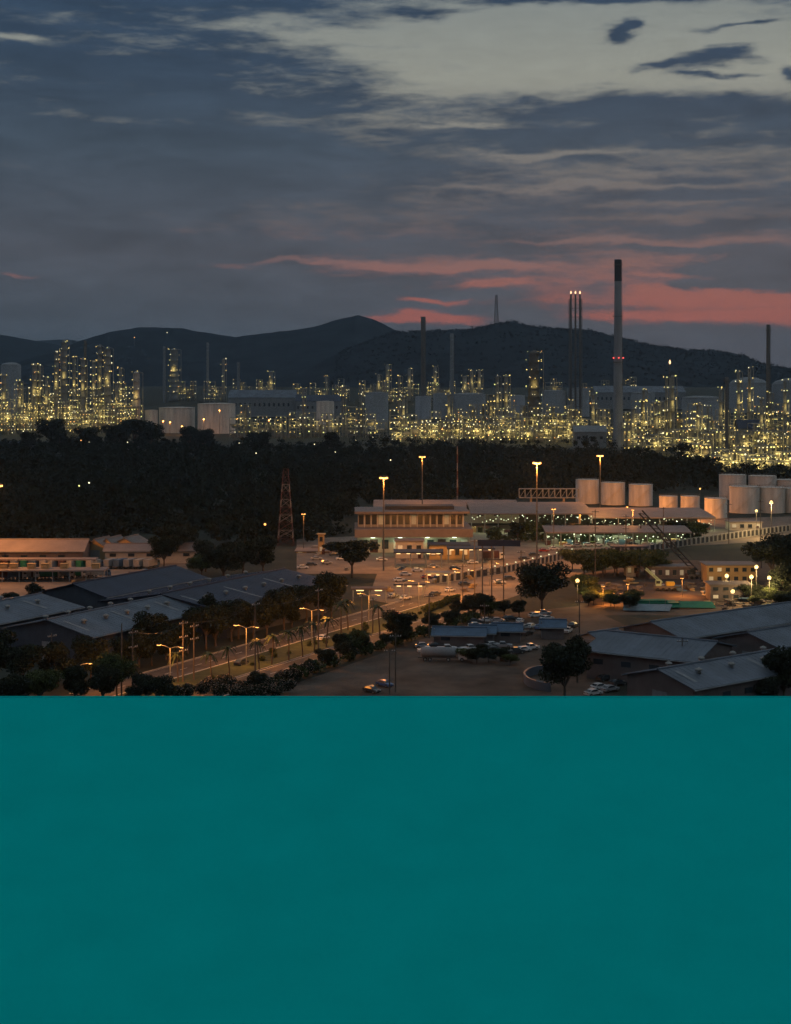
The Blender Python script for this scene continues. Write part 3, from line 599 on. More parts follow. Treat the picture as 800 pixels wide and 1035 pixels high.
def lowshed(px0, px1, top, Y, dep, label, roof, wall, name='industrial_shed'):
    b = atY((px0+px1)/2, Y); w = (px1-px0)/F*Y; h = zrow(top, Y)-b.z; t = thing(name, label, 'building', b)
    MB().box(0, 0, 0, w, dep, h*.72).build('wall', M[wall], t)
    mb = MB(); e = h*.72+.02; mb.poly([(-w/2-1, -dep/2-1, e), (w/2+1, -dep/2-1, e), (w/2+1, 0, h), (-w/2-1, 0, h)]).poly([(-w/2-1, 0, h), (w/2+1, 0, h), (w/2+1, dep/2+1, e), (-w/2-1, dep/2+1, e)])
    for s in (-1, 1): mb.poly([(s*w/2, -dep/2, e), (s*w/2, dep/2, e), (s*w/2, 0, h-.1)])
    mb.build('roof', M[roof], t, fix=False)
    for i in range(int(w/8)): MB().box(-w/2+4+i*8, -dep/2-.05, h*.4, 3, .12, h*.12).build('window', M['glass'], t)
    return t
lowshed(233, 300, 394, 2500, 60, 'long bluish shed under the middle hill', 'roofg', 'grey')
lowshed(300, 345, 399, 2480, 50, 'lower bluish shed beside the long shed', 'roofd', 'grey')
lowshed(600, 690, 390, 2700, 60, 'long pale shed beyond the tall chimney', 'roofg', 'grey')
lowshed(580, 612, 430, 1560, 20, 'grey louvred block at the refinery edge left of the chimney', 'grey', 'grey')
lowshed(745, 772, 424, 1480, 20, 'dark windowless block among the right refinery units', 'roofd', 'grey')
lowshed(0, 34, 446, 1560, 22, 'turquoise roofed shed at the left edge of the wood', 'roofb', 'grey'); lowshed(30, 58, 450, 1500, 20, 'long grey shed next to the turquoise roof', 'roofg', 'grey'); lowshed(95, 150, 451, 1500, 16, 'dark low shed behind the wood below the left refinery', 'roofd', 'grey')
# pipe racks with walkway lamps
for x0, x1, yt, Y in ((240, 330, 424, 1830), (335, 400, 425, 1830), (400, 470, 425, 1740), (420, 520, 429, 1700), (640, 720, 444, 1380), (720, 800, 436, 1400)):
    b = atY((x0+x1)/2, Y); w = (x1-x0)/F*Y; h = zrow(yt, Y); t = thing('pipe_rack', None, 'pipe rack', b); row(t, 'long pipe rack lit by walkway lamps', 'the refinery pipe racks')
    fr = MB(); n = int(w/9)
    for i in range(n+1):
        for y in (-3, 3): fr.tube((-w/2+i*w/n, y, 0), (-w/2+i*w/n, y, h), .3, n=4)
        fr.tube((-w/2+i*w/n, -3, h), (-w/2+i*w/n, 3, h), .3, n=4)
    fr.build('steel_frame', M['steel'], t, fix=False); pp = MB()
    for k in range(6): pp.tube((-w/2, -2.5+k, h+.5), (w/2, -2.5+k, h+.5), .35, n=6)
    pp.build('pipework', M['steel'], t)
    for i in range(n): lamp(t, -w/2+(i+.5)*w/n, -3.5, h+random.uniform(-3, 3), random.choice('wwy'))
# masts on the hill and lamps on the hillside
lattice('radio_mast', 'red and white radio mast on the crest of the near hill', 'mast', Vector(((502-400)/F*4000, 4000, CH+(HZ-331)/F*4000)), 88, 12, 4, 10, ['dsteel'], r=.7)
def hill_lamp(px, py, Y, k, label):
    t = thing('lamp_post', label, 'lamp post', Vector(((px-400)/F*Y, Y, zrow(py, Y)-14))); MB().tube((0, 0, -12), (0, 0, 13.5), .35, n=6).build('post', M['dsteel'], t); link('lamp', LM[k], t, (0, 0, 14), 0, 3.2)
hill_lamp(136, 341, 4500, 'o', 'lone orange lamp post high on the middle hill, left one'); hill_lamp(169, 336, 4500, 'w', 'lone white lamp post near the middle hill crest')
# lamps seen here and there in the wood
for px, py, k in ((80, 491, 'g'), (90, 488, 'w'), (113, 493, 'w'), (33, 440, 'w'), (82, 445, 'o'), (90, 447, 'w'), (124, 443, 'w'), (129, 447, 'w'), (146, 460, 'w'), (242, 448, 'w'), (259, 458, 'w'), (318, 449, 'w'), (339, 457, 'w'), (360, 445, 'w'), (395, 465, 'w'), (377, 442, 'w'), (708, 494, 'o'), (268, 530, 'o')):
    Y = CH*F/(py+10-HZ)-30; z = zrow(py, Y); t = thing('lamp_post', None, 'lamp post', Vector(((px-400)/F*Y, Y, 0))); row(t, {'w': 'white', 'o': 'orange', 'g': 'greenish'}[k]+' lamp post', 'the lamps in the dark wood')
    MB().tube((0, 0, 0), (0, 0, z), .14, .09, n=6).build('post', M['dsteel'], t); link('lamp', LM[k], t, (0, 0, z), 0, 1.3)

# ------------------------------------------------------------------ storage tanks of the middle distance
ST = 'the sodium lit tank row'
for a in ((594, 484, 850, 23.5), (620, 487, 842, 24), (648, 489, 835, 24), (676, 501, 800, 18.5), (698, 501, 795, 19), (724, 503, 760, 22.5)): tank(*a, 'cream storage tank', ST, dome=.08)
for a in ((741, 479, 880, 27), (771, 480, 880, 28), (798, 484, 880, 28)): tank(*a, 'tall cream tank in the back row', 'the right edge tank group', dome=.08)
for a in ((753, 491, 790, 30), (781, 492, 790, 26), (808, 493, 790, 28)): tank(*a, 'tall cream tank in the front row', 'the right edge tank group', dome=.06)
t = thing('pipe_bridge', 'lattice pipe bridge leading left from the tank row', 'bridge', atY(555, 830)); w = 60/F*830; z0, z1 = zrow(503, 830), zrow(494, 830); mb = MB()
for z in (z0, z1):
    for y in (-1.5, 1.5): mb.tube((-w/2, y, z), (w/2, y, z), .22, n=4)
for i in range(11):
    x = -w/2+w*i/10; mb.tube((x, -1.5, z0), (x, -1.5, z1), .18, n=4).tube((x, 1.5, z0), (x, 1.5, z1), .18, n=4)
    if i < 10: mb.tube((x, -1.5, z0), (x+w/10, -1.5, z1), .14, n=4)
mb.build('truss', M['grey'], t, fix=False); mb = MB()
for x in (-w*.3, w*.25): mb.box(x, 0, 0, 1.2, 2, z0)
mb.build('pier', M['concrete'], t)

# ------------------------------------------------------------------ gabled halls
def hall(apex, d, L, hw, ridge, eave, label, roof, wall, vents=0, group=None, doors=1, name='warehouse', glow=None, ribs=True):
    """apex = front ridge point on plan, d = ridge direction, built in local axes x = along the ridge"""
    d = Vector((d[0], d[1])).normalized(); t = thing(name, label, 'warehouse', (apex[0], apex[1], 0), math.atan2(d.y, d.x), group)
    wl = MB()
    for y in (-hw, hw): wl.quad((0, y, 0), (L, y, 0), (L, y, eave), (0, y, eave))
    for x in (0, L): wl.poly([(x, -hw, 0), (x, hw, 0), (x, hw, eave), (x, 0, ridge), (x, -hw, eave)])
    wl.build('wall', M[wall], t)
    rf = MB(); o = .8; sl_ = (ridge-eave)/hw; th = .22
    for s in (-1, 1):
        e = (eave-o*sl_)
        a = [(-o, s*.0, ridge+.03), (L+o, 0, ridge+.03), (L+o, s*(hw+o), e+.03), (-o, s*(hw+o), e+.03)]; b = [(x, y, z+th) for x, y, z in a]
        rf.poly(a).poly(b)
        for k in range(4): rf.quad(a[k], a[(k+1) % 4], b[(k+1) % 4], b[k])
        if ribs:
            for i in range(int(L/1.5)):
                x = i*1.5+.4; rf.tube((x, s*.2, ridge+th+.03-.2*sl_), (x, s*(hw+o-.1), e+th+.04), .05, n=4)
    R_ = rf.build('roof', M[roof], t)
    MB().tube((-o, 0, ridge+th+.08), (L+o, 0, ridge+th+.08), .28, n=6).build('ridge_cap', M[roof], R_)
    for i in range(vents):
        for s in (-1, 1):
            x = L*(i+.7)/(vents+.4); y = s*hw*.45; z = ridge-sl_*abs(y)+th
            MB().tube((x, y, z-.1), (x, y, z+.6), .45, n=10).lathe([(.8, z+.6), (.75, z+.9), (.2, z+1.2)], 10, (x, y, 0)).build('roof_vent', M['steel'], R_, True)
        if i % 2 == 0: 
            y0, y1 = -hw*.2, -hw*.8
            MB().quad((L*(i+.2)/vents, y0, ridge-sl_*abs(y0)+th+.12), (L*(i+.2)/vents+1, y0, ridge-sl_*abs(y0)+th+.12), (L*(i+.2)/vents+1, y1, ridge-sl_*abs(y1)+th+.12), (L*(i+.2)/vents, y1, ridge-sl_*abs(y1)+th+.12)).build('skylight', M['grey'], R_, fix=False)
    for i in range(doors):
        y = (i-(doors-1)/2)*hw*.9; MB().box(-.08, y, 0, .16, 4.2, 4.6).build('door', M['grey'], t)
    n = int(L/7)
    for i in range(n):
        MB().box(3+i*7, -hw-.06, eave*.55, 2.4, .14, 1.2).build('window', M['glass'], t)
    gt = MB()
    for s in (-1, 1): gt.tube((-o, s*(hw+o+.08), eave-o*sl_), (L+o, s*(hw+o+.08), eave-o*sl_), .16, n=6)
    gt.build('gutter', M['grey'], t)
    return t
d1 = (.48, .877)
hall((-87, 372), d1, 46, 14, 10, 7, 'slate roofed warehouse with roof vents above the roadside trees', 'roofg', 'wallb', 5)
hall((-65, 413.5), d1, 62, 22, 10.5, 7, 'dark blue roofed warehouse with two rows of vents', 'roofd', 'wallb', 6)
hall((-94, 434), d1, 48, 12, 10.5, 7.6, 'bluish warehouse with a dark roof and blank gable', 'roofd', 'wallb', 0)
hall((-120, 385), d1, 40, 15, 9.5, 7, 'slate roofed warehouse cut by the left edge', 'roofg', 'wallb', 3)
d2 = (.8, .6)
hall((64.7, 373.5), d2, 70, 10, 9.2, 6.6, 'long slate roofed shed nearest the building site', 'roofg', 'wallt', 0)
hall((85.4, 358), d2, 60, 10, 9.2, 6.6, 'slate shed at the right edge between two longer roofs', 'roofg', 'wallt', 0)
hall((51.5, 359.5), (.84, -.54), 27, 12, 9.2, 6.6, 'slate shed turned sideways beside the dirt lot', 'roofg', 'wallt', 0)
hall((55.8, 313), d2, 46, 9.5, 9, 6.6, 'nearest slate shed at lower right with skylight strips', 'roofg', 'wallt', 4)
hall((-206, 566), (1, .02), 88, 9, 9.2, 6.0, 'long pale hall with a pinkish lit roof at the left', 'roofp', 'wallt', 0, doors=0, ribs=False)
for px, py, w, lab in ((96, 568, 6, 'small gabled house at the end of the long pale hall'), (108, 567, 5, 'smaller gabled house next to the pale gabled one'), (126, 566, 7, 'low gabled house left of the flat pink roof')):
    p = G(px, py); hall((p.x, p.y), (.25, .97), 12, w, 8.5, 5, lab, 'roofp', 'ochre', 0, name='gabled_house', ribs=False)
p = G(145, 568); hall((p.x-14, p.y), (1, .05), 38, 6, 6.8, 5, 'long low pink roofed shop row behind the lorries', 'roofp', 'wallw', 0, name='shop_row', doors=0, ribs=False)
p = G(597, 665); hall((p.x, p.y), (.8, .6), 9, 5, 6.2, 4.6, 'pale little house between the lot and sideways shed', 'roofg', 'plaster', 0, name='house', ribs=False)
# small blue sheds of the lot
for px, py, L, hw, lab in ((440, 652, 13, 3.5, 'long dark blue canopy roof over the lot workshop'), (477, 650, 6, 3, 'small blue gabled shed right of the long blue canopy'), (500, 648, 7, 3, 'second blue gabled shed in the dirt lot'), (548, 644, 6, 3, 'low blue shed near the parked cars')):
    p = G(px, py); hall((p.x, p.y), (.96, -.1), L, hw, 4.6, 3.4, lab, 'roofb', 'wallt', 0, name='shed', ribs=False)
# long low canopy of the lorry yard
def canopy(name, label, x0, x1, Y, dep, zt, roof, posts=6, under=None, power=0, rz=0.0, tubes=0, th=.5, cat='canopy'):
    b = atY((x0+x1)/2, Y, 0); w = (x1-x0)/F*Y; t = thing(name, label, cat, b, rz)
    MB().box(0, 0, zt-th, w, dep, th).build('roof', M[roof], t)
    for i in range(posts):
        for y in (-dep/2+.5, dep/2-.5): MB().tube((-w/2+.6+(w-1.2)*i/max(1, posts-1), y, 0), (-w/2+.6+(w-1.2)*i/max(1, posts-1), y, zt-th), .18, n=8).build('post', M['grey'], t)
    for i in range(tubes):
        x = -w/2+w*(i+.5)/tubes
        for y in ((-dep*.42, 0) if tubes < 18 else (-dep*.42,)): MB().box(x, y, zt-th-.3, min(2.4, w/tubes*.4), .45, .25).build('lamp_tube', E[under], t)
        if power and i % 2 == 0: point('light', t, (x, -dep*.2, zt-th-.8), power, COOL if under == 'cool' else WARM)
    return t
canopy('canopy', 'long flat yellow lit canopy in front of the parked lorries', -30, 108, 520, 9, 4.2, 'roofp', 9)
canopy('canopy', 'second flat canopy strip below the long pale hall', -20, 98, 552, 6, 4, 'roofp', 8)
b = atY(0, 520, 0)
for i, x in enumerate((4, 14, 32, 46, 65, 97)):
    o = MB().box(0, 0, 0, 2.6, 2.2, 1.6).box(0, 0, 1.6, 2.9, 2.5, .15).box(0, -1.15, .5, 1.8, .12, .8).build('roof_unit', M['ochre'], None, loc=atY(x, 521, 4.2)); tag(o, None, 'vent box'); row(o, 'boxy yellow roof unit', 'the flat lorry yard canopy')

# ------------------------------------------------------------------ terminal building (pale, two storeys)
def terminal():
    Y = 617; b = atY(417, Y, 0); w = 112/F*Y; D_ = 24; t = thing('terminal_building', 'pale two storey terminal with broad overhanging flat roofs', 'building', b, .03)
    z1, z2, z3 = zrow(539, Y), zrow(530, Y), zrow(517, Y)
    MB().box(0, 0, 0, w, D_, z1).build('ground_wall', M['wallw'], t); MB().box(0, -1.5, z1, w*1.04, D_+6, z2-z1-.4).build('lower_roof', M['roofp'], t)
    MB().box(-1, 2, z2-.4, w*.94, D_-8, z3-z2+.4).build('upper_wall', M['plaster'], t); r = MB().box(-.5, 1, z3, w*1.02, D_, .9).build('upper_roof', M['roofp'], t); MB().box(3, 3, z3+.9, w*.62, D_*.4, 1.5).build('roof_monitor', M['black'], r)
    n = 16; yf = 2-(D_-8)/2
    for i in range(n):
        x = -1-w*.47+w*.94*(i+.5)/n; MB().box(x, yf-.06, z2+.6, w*.94/n*.68, .14, z3-z2-1.5).build('window', E['win'] if i % 5 == 3 else M['glass'], t)
        MB().tube((x+w*.47/n, yf-2, z2-.4), (x+w*.47/n, yf-2, z3), .18, n=6).build('column', M['white'], t)
    for i in range(10):
        x = -w*.45+w*.9*i/9
        if i % 3 == 1: MB().box(x, -D_/2-.07, .2, 3.2, .16, z1-1.4).build('door', M['red'], t)
        else: MB().box(x, -D_/2-.07, 1.6, 2.6, .16, z1-3).build('window', E['win'] if i % 2 else M['glass'], t)
    for i in range(4): MB().box(-w*.36+w*.24*i, -D_/2-2.5, z1-.3, 1.8, .4, .2).build('lamp_tube', E['cool'], t); point('light', t, (-w*.36+w*.24*i, -D_/2-3.2, z1-.8), 900, COOL)
terminal()
def market(label, x0, x1, Y, dep, zf, zb, roof, tubes, power, name='market_hall', barrel=.0):
    b = atY((x0+x1)/2, Y, 0); w = (x1-x0)/F*Y; t = thing(name, label, 'market hall', b); mb = MB(); n = 12; th = .5
    for k in range(n):
        f0, f1 = k/n, (k+1)/n; zz = lambda f: zf+(zb-zf)*f+barrel*math.sin(f*math.pi)
        mb.quad((-w/2, dep*f0, zz(f0)), (w/2, dep*f0, zz(f0)), (w/2, dep*f1, zz(f1)), (-w/2, dep*f1, zz(f1)))
        mb.quad((-w/2, dep*f0, zz(f0)-th), (w/2, dep*f0, zz(f0)-th), (w/2, dep*f1, zz(f1)-th), (-w/2, dep*f1, zz(f1)-th))
        for s in (-w/2, w/2): mb.quad((s, dep*f0, zz(f0)), (s, dep*f1, zz(f1)), (s, dep*f1, zz(f1)-th), (s, dep*f0, zz(f0)-th))
    mb.quad((-w/2, 0, zf), (w/2, 0, zf), (w/2, 0, zf-th), (-w/2, 0, zf-th)); mb.build('roof', M[roof], t)
    MB().box(0, dep-1, 0, w*.98, .4, zb-1.2).build('back_wall', M['bark'], t); np_ = int(w/6)
    for i in range(np_+1): MB().tube((-w/2+.4+(w-.8)*i/np_, 1, 0), (-w/2+.4+(w-.8)*i/np_, 1, zf-th), .2, n=8).build('column', M['grey'], t)
    for i in range(tubes):
        x = -w/2+w*(i+.5)/tubes+random.uniform(-.5, .5); link('lamp', LMC, t, (x, random.uniform(.8, 7), zf-random.uniform(1, 4.2)), 0, random.uniform(.35, .85))
        if i % 4 == 0: point('light', t, (x, 5, zf-1.8), power, COOL)
    for i in range(int(w/3.2)):
        MB().box(-w/2+1.5+i*3.2, random.uniform(4, 10), 0, random.uniform(1.8, 3.6), 2.2, random.uniform(1.2, 2.6)).build('stall', M[random.choice(['wallt', 'verge', 'grey', 'ochre', 'roofb', 'red', 'wood', 'leafb', 'plaster'])], t)
    return t
LMC = bulb(.34).mesh('lamp', emat('market_lamp', (.85, 1, .60), 1.0, False))
market('wide low market hall with curved pale roof, lit greenish beneath', 476, 600, 680, 52, zrow(519, 680), zrow(506, 740), 'roofp', 46, 1600, barrel=1.2)
market('long open hall under a flat roof right of the curved one', 597, 724, 690, 40, zrow(523, 690), zrow(513, 730), 'roofp', 46, 1300, barrel=.4)
market('pale roofed open market nearer the white fence', 552, 700, 628, 16, zrow(538, 628), zrow(531, 644), 'roofp', 64, 900)
lowshed(380, 520, 505, 760, 60, 'broad flat roofed hall behind the white terminal', 'roofp', 'wallw', 'flat_hall')
# white house near tanks
def flat_house(px0, px1, top, Y, dep, label, wall, roof, rows=2, cols=5, lit='win', every=3, rz=0, name='building'):
    b = atY((px0+px1)/2, Y, 0); w = (px1-px0)/F*Y; h = zrow(top, Y); t = thing(name, label, 'building', b, rz)
    MB().box(0, 0, 0, w, dep, h).build('wall', M[wall], t); MB().box(0, 0, h, w+1, dep+1, .35).build('roof', M[roof], t)
    for r in range(rows):
        for c in range(cols):
            wn = MB().box(-w/2+w*(c+.5)/cols, -dep/2-.06, h*(r+.35)/rows, w/cols*.5, .14, h/rows*.42).build('window', E[lit] if (r*cols+c) % every == 0 else M['glass'], t)
            MB().box(-w/2+w*(c+.5)/cols, -dep/2-.1, h*(r+.35)/rows-.2, w/cols*.6, .3, .16).build('sill', M['concrete'], wn)
    MB().box(w*.36, -dep/2-.07, 0, 1.2, .16, 2.1).build('door', M['red'], t); return t
flat_house(736, 768, 527, 700, 10, 'small pale house with dark windows below the tank group', 'wallw', 'roofp', 1, 4)
flat_house(400, 428, 546, 590, 9, 'low reddish kiosk building left in the amber yard', 'wallw', 'roofp', 1, 3, 'winw')
flat_house(434, 474, 550, 585, 9, 'low kiosk with lit front in the amber yard', 'ochre', 'roofd', 1, 5, 'winw', 2)
flat_house(322, 328, 540, 600, 3, 'narrow orange tower block left of the terminal tree', 'ochre', 'ochre', 2, 1)
flat_house(300, 345, 556, 610, 12, 'low orange lit building below the lattice tower', 'ochre', 'roofp', 1, 5, 'winw', 2)
flat_house(305, 330, 537, 680, 10, 'pale lit house behind the lattice tower', 'wallw', 'roofp', 1, 4, 'win', 2)
flat_house(632, 645, 570, 533, 6, 'pale square cabin at the site entrance', 'wallw', 'roofp', 1, 2)
flat_house(655, 698, 572, 528, 8, 'long cabin with bluish lit windows at the site', 'wallt', 'roofp', 1, 6, 'win', 2)
flat_house(712, 762, 570, 518, 10, 'broad ochre walled building behind the site lamps', 'ochre', 'roofp', 2, 6, 'winw', 7)
flat_house(716, 757, 590, 476, 8, 'unfinished brown block standing in the lit building site', 'wallt', 'wallt', 2, 4, 'winw', 9)
canopy('fuel_canopy', 'flat canopy on yellow posts in the middle of amber yard', 398, 448, 560, 10, 6, 'roofd', 4, 'warm', 700, tubes=5)
canopy('fuel_canopy', 'flat canopy right of the middle one in amber yard', 452, 500, 572, 9, 6, 'roofd', 4, 'warm', 700, tubes=5)
canopy('kiosk_canopy', 'small tilted roof shelter in the amber yard', 430, 455, 505, 6, 5, 'roofg', 2, 'warm', 500, tubes=3)
canopy('kiosk_canopy', 'small dark shelter at the yard entrance by the highway', 398, 430, 480, 5, 4.6, 'roofd', 3, 'warm', 500, tubes=3)
canopy('shelter', 'dark shelter roof over the highway bend', 355, 392, 470, 5, 4.6, 'wallt', 3, 'warm', 400, tubes=2)
canopy('shelter', 'long dark shelter in front of the open market', 617, 655, 590, 7, 4.6, 'roofd', 4)
# raised board on three poles
b = G(505, 611); t = thing('raised_hoarding', 'dark blue hoarding on tall thin poles above the amber yard', 'hoarding', b, -.12); w = 43/F*b.y; h = zrow(546, b.y)
MB().box(0, 0, h-1.6, w, 3.4, .5).box(0, -1.6, h-1.7, w, .3, 1.9).build('board', M['roofd'], t)
for x in (-w*.4, -w*.18, w*.1): MB().tube((x, 0, 0), (x, 0, h-1.6), .22, n=8).build('pole', M['dsteel'], t)
mb = MB(); 
for z in (.3, .5, .7): mb.tube((-w*.4, 0, h*z), (w*.1, 0, h*z), .1, n=5)
mb.build('cross_brace', M['dsteel'], t)
# white pillar fence
pts = [G(442, 590), G(510, 580), G(580, 563), G(660, 557), G(740, 545), G(812, 535)]
for k, (a, c) in enumerate(zip(pts[:-1], pts[1:])):
    t = thing('pillar_fence', None, 'fence', a, math.atan2(c.y-a.y, c.x-a.x)); row(t, 'white pillared fence section with cap rail', 'the pillared fence'); L = (c-a).length; n = max(4, int(L/3.4))
    MB().box(L/2, 0, 0, L, .3, .25).build('plinth', M['plaster'], t); MB().box(L/2, 0, 2.9, L, .4, .22).build('rail', M['plaster'], t); MB().box(L/2, .02, .25, L, .1, 2.3).build('panel_and_dark_gap', M['black'], t)  # dark panels; to the right they only fill in the dark of open gaps
    for i in range(n): MB().box(L*(i+.5)/n, 0, .25, 1.15, .5, 2.65).build('pillar', M['plaster'], t)
    if k < 2:
        for i in range(0, n, 2): link('lamp', LMC, t, (L*(i+.5)/n, -.2, 3.3), 0, .8)

# ------------------------------------------------------------------ lamps
GLARE = bulb(.62).mesh('glare_ball', emat('glare_glow', (1, .62, .18), 2.6, False), True)
def light_mast(px, top, base, power, label, n=6, col='sod', Y=None):
    b = G(px, base) if Y is None else atY(px, Y, 0); h = zrow(top, b.y); t = thing('light_mast', label, 'light mast', b)
    k_ = min(1, max(.3, h/30)); q = 1.2*k_
    MB().tube((0, 0, 0), (0, 0, h), .36*k_, .18*k_, 10).build('pole', M['dsteel'], t); MB().lathe([(q, h-.3), (q, h)], 12).build('head_ring', M['dsteel'], t)
    for k in range(n):
        a = k/n*6.283+.5; lh = MB().box(q*math.cos(a), q*math.sin(a), h-.1, .9*k_, .7*k_, .4*k_, a).build('lamp_head', M['dsteel'], t); MB().box(q*math.cos(a), q*math.sin(a), h-.12-.55*k_, .85*k_, .75*k_, .55*k_, a).build('lamp', E[col], lh)
    if col == 'warm': link('glare_ball', GLARE, t, (0, 0, h+.35), 0, 1.0)  # glowing ball added to imitate the glare round these lamps
    point('light', t, (0, 0, h-1.6), power, SOD if col == 'sod' else WARM, 1.2); return t
light_mast(388, 482, 577, 105000, 'tall sodium light mast in front of the terminal')
light_mast(427, 461, 520, 60000, 'tall light mast rising behind the terminal roof', Y=740)
light_mast(543, 467, 575, 230000, 'tall sodium light mast behind the raised blue hoarding')
light_mast(607, 460, 530, 120000, 'tall light mast standing against the pale storage tanks', Y=735)
light_mast(-2, 490, 575, 120000, 'sodium light mast at the left edge over the lorries')
light_mast(560, 514, 556, 9000, 'shorter light mast in front of the curved market roof', 4)
light_mast(307, 519, 556, 9000, 'bright orange lamp mast right of the lattice tower', 4)
light_mast(-60, 492, 590, 150000, 'tall light mast just outside the left edge')
light_mast(735, 583, 603, 9000, 'bright lamp pole at the left of the building site', 3, 'warm'); light_mast(760, 584, 612, 16000, 'brightest lamp pole in the building site', 4, 'warm')
light_mast(765, 574, 605, 12000, 'lamp pole by the ochre building wall', 3, 'warm'); light_mast(778, 585, 608, 14000, 'lamp pole right of the brightest one', 3, 'warm'); light_mast(741, 599, 620, 2500, 'low lamp pole before the unfinished block', 3, 'warm')
light_mast(635, 590, 606, 14000, 'low orange lamp pole at the site entrance', 3); light_mast(690, 584, 603, 10000, 'orange lamp pole behind the green netting', 3); light_mast(610, 592, 612, 14000, 'orange lamp pole by the round dark tree', 3)
light_mast(780, 508, 545, 70000, 'white lamp mast between the right hand tanks', 4, 'warm'); light_mast(640, 515, 545, 45000, 'sodium lamp mast before the flat market roof', 4, 'sod', 670); light_mast(634, 512, 545, 150000, 'added hidden sodium mast behind the open hall, lighting the tanks', 4, 'sod', 775); light_mast(690, 515, 545, 90000, 'added hidden sodium mast lighting the smaller tanks from their foot', 4, 'sod', 742); light_mast(588, 509, 545, 130000, 'added hidden sodium mast lighting the left end of the tank row', 4, 'sod', 775); light_mast(765, 517, 545, 5000, 'lamp mast beside the small pale house', 4, 'warm', 690)  # sodium masts behind the halls are added, unseen, to light the tanks amber
light_mast(584, 588, 612, 3000, 'white lamp pole in front of the lit foliage', 2, 'warm')
def street_lamp(p, h, arms, power, where, desc, rz):
    t = thing('street_lamp', None, 'street lamp', p, rz); row(t, desc, where); MB().tube((0, 0, 0), (0, 0, h-.4), .13, .08, 8).build('pole', M['steel'], t)
    for s in arms:
        MB().tube((0, 0, h-.5), (s*1.4, 0, h-.05), .06, n=6).tube((s*1.4, 0, h-.05), (s*2.9, 0, h+.1), .06, n=6).build('arm', M['steel'], t)
        hd = MB().box(s*3.2, 0, h, .95, .36, .18).build('lamp_head', M['dsteel'], t); MB().box(s*3.2, 0, h-.13, .8, .32, .13).build('lamp', E['sod'], hd); point('light', t, (s*3.2, 0, h-.45), power, SOD, .25)
RA = math.atan2(RN.y, RN.x)
for i in range(-1, 5):
    p = M0+RD*31*i; street_lamp(p+Vector((0, 0, .13)), 9.6, (-1, 1), 10500, 'the highway lamps', 'double armed sodium street lamp', RA)
for px, py in ((408, 612), (455, 602), (495, 592), (430, 596), (77, 706)):
    street_lamp(G(px, py), 7.5, (1,), 8500, 'the yard entrance lane', 'single armed sodium street lamp', .4)

# ------------------------------------------------------------------ poles and wires
def utility_pole(px, top, base, where, desc, cross=2, rz=0.0, Y=None):
    b = G(px, base); h = zrow(top, b.y); t = thing('utility_pole', None, 'utility pole', b, rz); row(t, desc, where)
    MB().tube((0, 0, -.3), (0, 0, h), .2, .13, 8).build('pole', M['wood'], t)
    for k in range(cross):
        z = h-.8-k*h*.22; MB().box(0, -.22, z, 2.6, .14, .16).build('crossarm', M['dsteel'], t)
        for x in (-1.15, -.6, .6, 1.15): MB().lathe([(.06, z+.16), (.11, z+.22), (.05, z+.28), (.1, z+.34), (.03, z+.42)], 6, (x, -.22, 0)).build('insulator', M['white'], t)
    return (b, h, t)
UP = [utility_pole(x, a, c, 'the left foreground poles', d_, n, .9) for x, a, c, d_, n in ((123, 630, 706, 'thick bare timber utility pole', 0), (134, 636, 704, 'timber utility pole with two crossarms', 2), (185, 627, 690, 'utility pole with crossarms', 3), (196, 630, 688, 'utility pole with a box', 2), (258, 608, 694, 'tall plain utility pole', 1), (322, 594, 668, 'tall plain utility pole', 1), (366, 600, 645, 'utility pole', 1), (377, 604, 640, 'utility pole', 1), (52, 640, 690, 'utility pole', 2))]
for x, a, c in ((394, 655, 702), (400, 640, 700), (434, 600, 645), (468, 570, 614), (490, 610, 634), (527, 556, 606), (586, 606, 640), (480, 545, 600)): utility_pole(x, a, c, 'the poles of the dirt lot and yard', 'slim pole', 1)
for x, a, c in ((690, 645, 690), (698, 681, 712), (730, 684, 712), (697, 633, 660), (769, 505, 548), (737, 508, 550), (671, 512, 572), (633, 520, 575), (602, 515, 590)): utility_pole(x, a, c, 'the poles of the right half', 'dark pole with crossarms', 2)
for (a, ha, _), (c, hc, _) in zip([UP[1], UP[2], UP[4], UP[5]], [UP[2], UP[4], UP[5], UP[6]]):
    mb = MB()
    for k, off in enumerate((-1.1, .6, 1.1)):
        p0, p1 = a+Vector((off*.6, -.2, ha-.5)), c+Vector((off*.6, -.2, hc-.5)); pr = p0
        for j in range(1, 11):
            f = j/10; q = p0.lerp(p1, f)-Vector((0, 0, 1.4*math.sin(f*math.pi))); mb.tube(pr, q, .022, n=3, cap=False); pr = q
    o = mb.build('power_line', M['black'], fix=False); o['category'] = 'power line'
    o['label'] = None or 'x'; del o['label']
    ox = (a.x/a.y+c.x/c.y)/2*F+400; ROWS.setdefault('the sagging wires over the roadside', []).append((o, 'sagging three wire power line')); o['_sx'] = ox
# lattice telecom tower
lattice('lattice_tower', 'red and white lattice tower left of the terminal', 'tower', G(289, 551), zrow(474, G(289, 551).y), 6.8, 2.0, 10, ['red', 'fadedw', 'red', 'fadedw', 'red', 'fadedw', 'red', 'fadedw', 'red', 'red'], r=.13)
t = thing('striped_mast', 'slim red and white striped mast against the dark wood', 'mast', atY(462.5, 790, 0)); h = zrow(451, 790)
for k in range(8): MB().tube((0, 0, h*k/8), (0, 0, h*(k+1)/8), (.6-.04*k), (.56-.04*k), 10).build('band', M['fadedw' if k % 2 else 'red'], t)
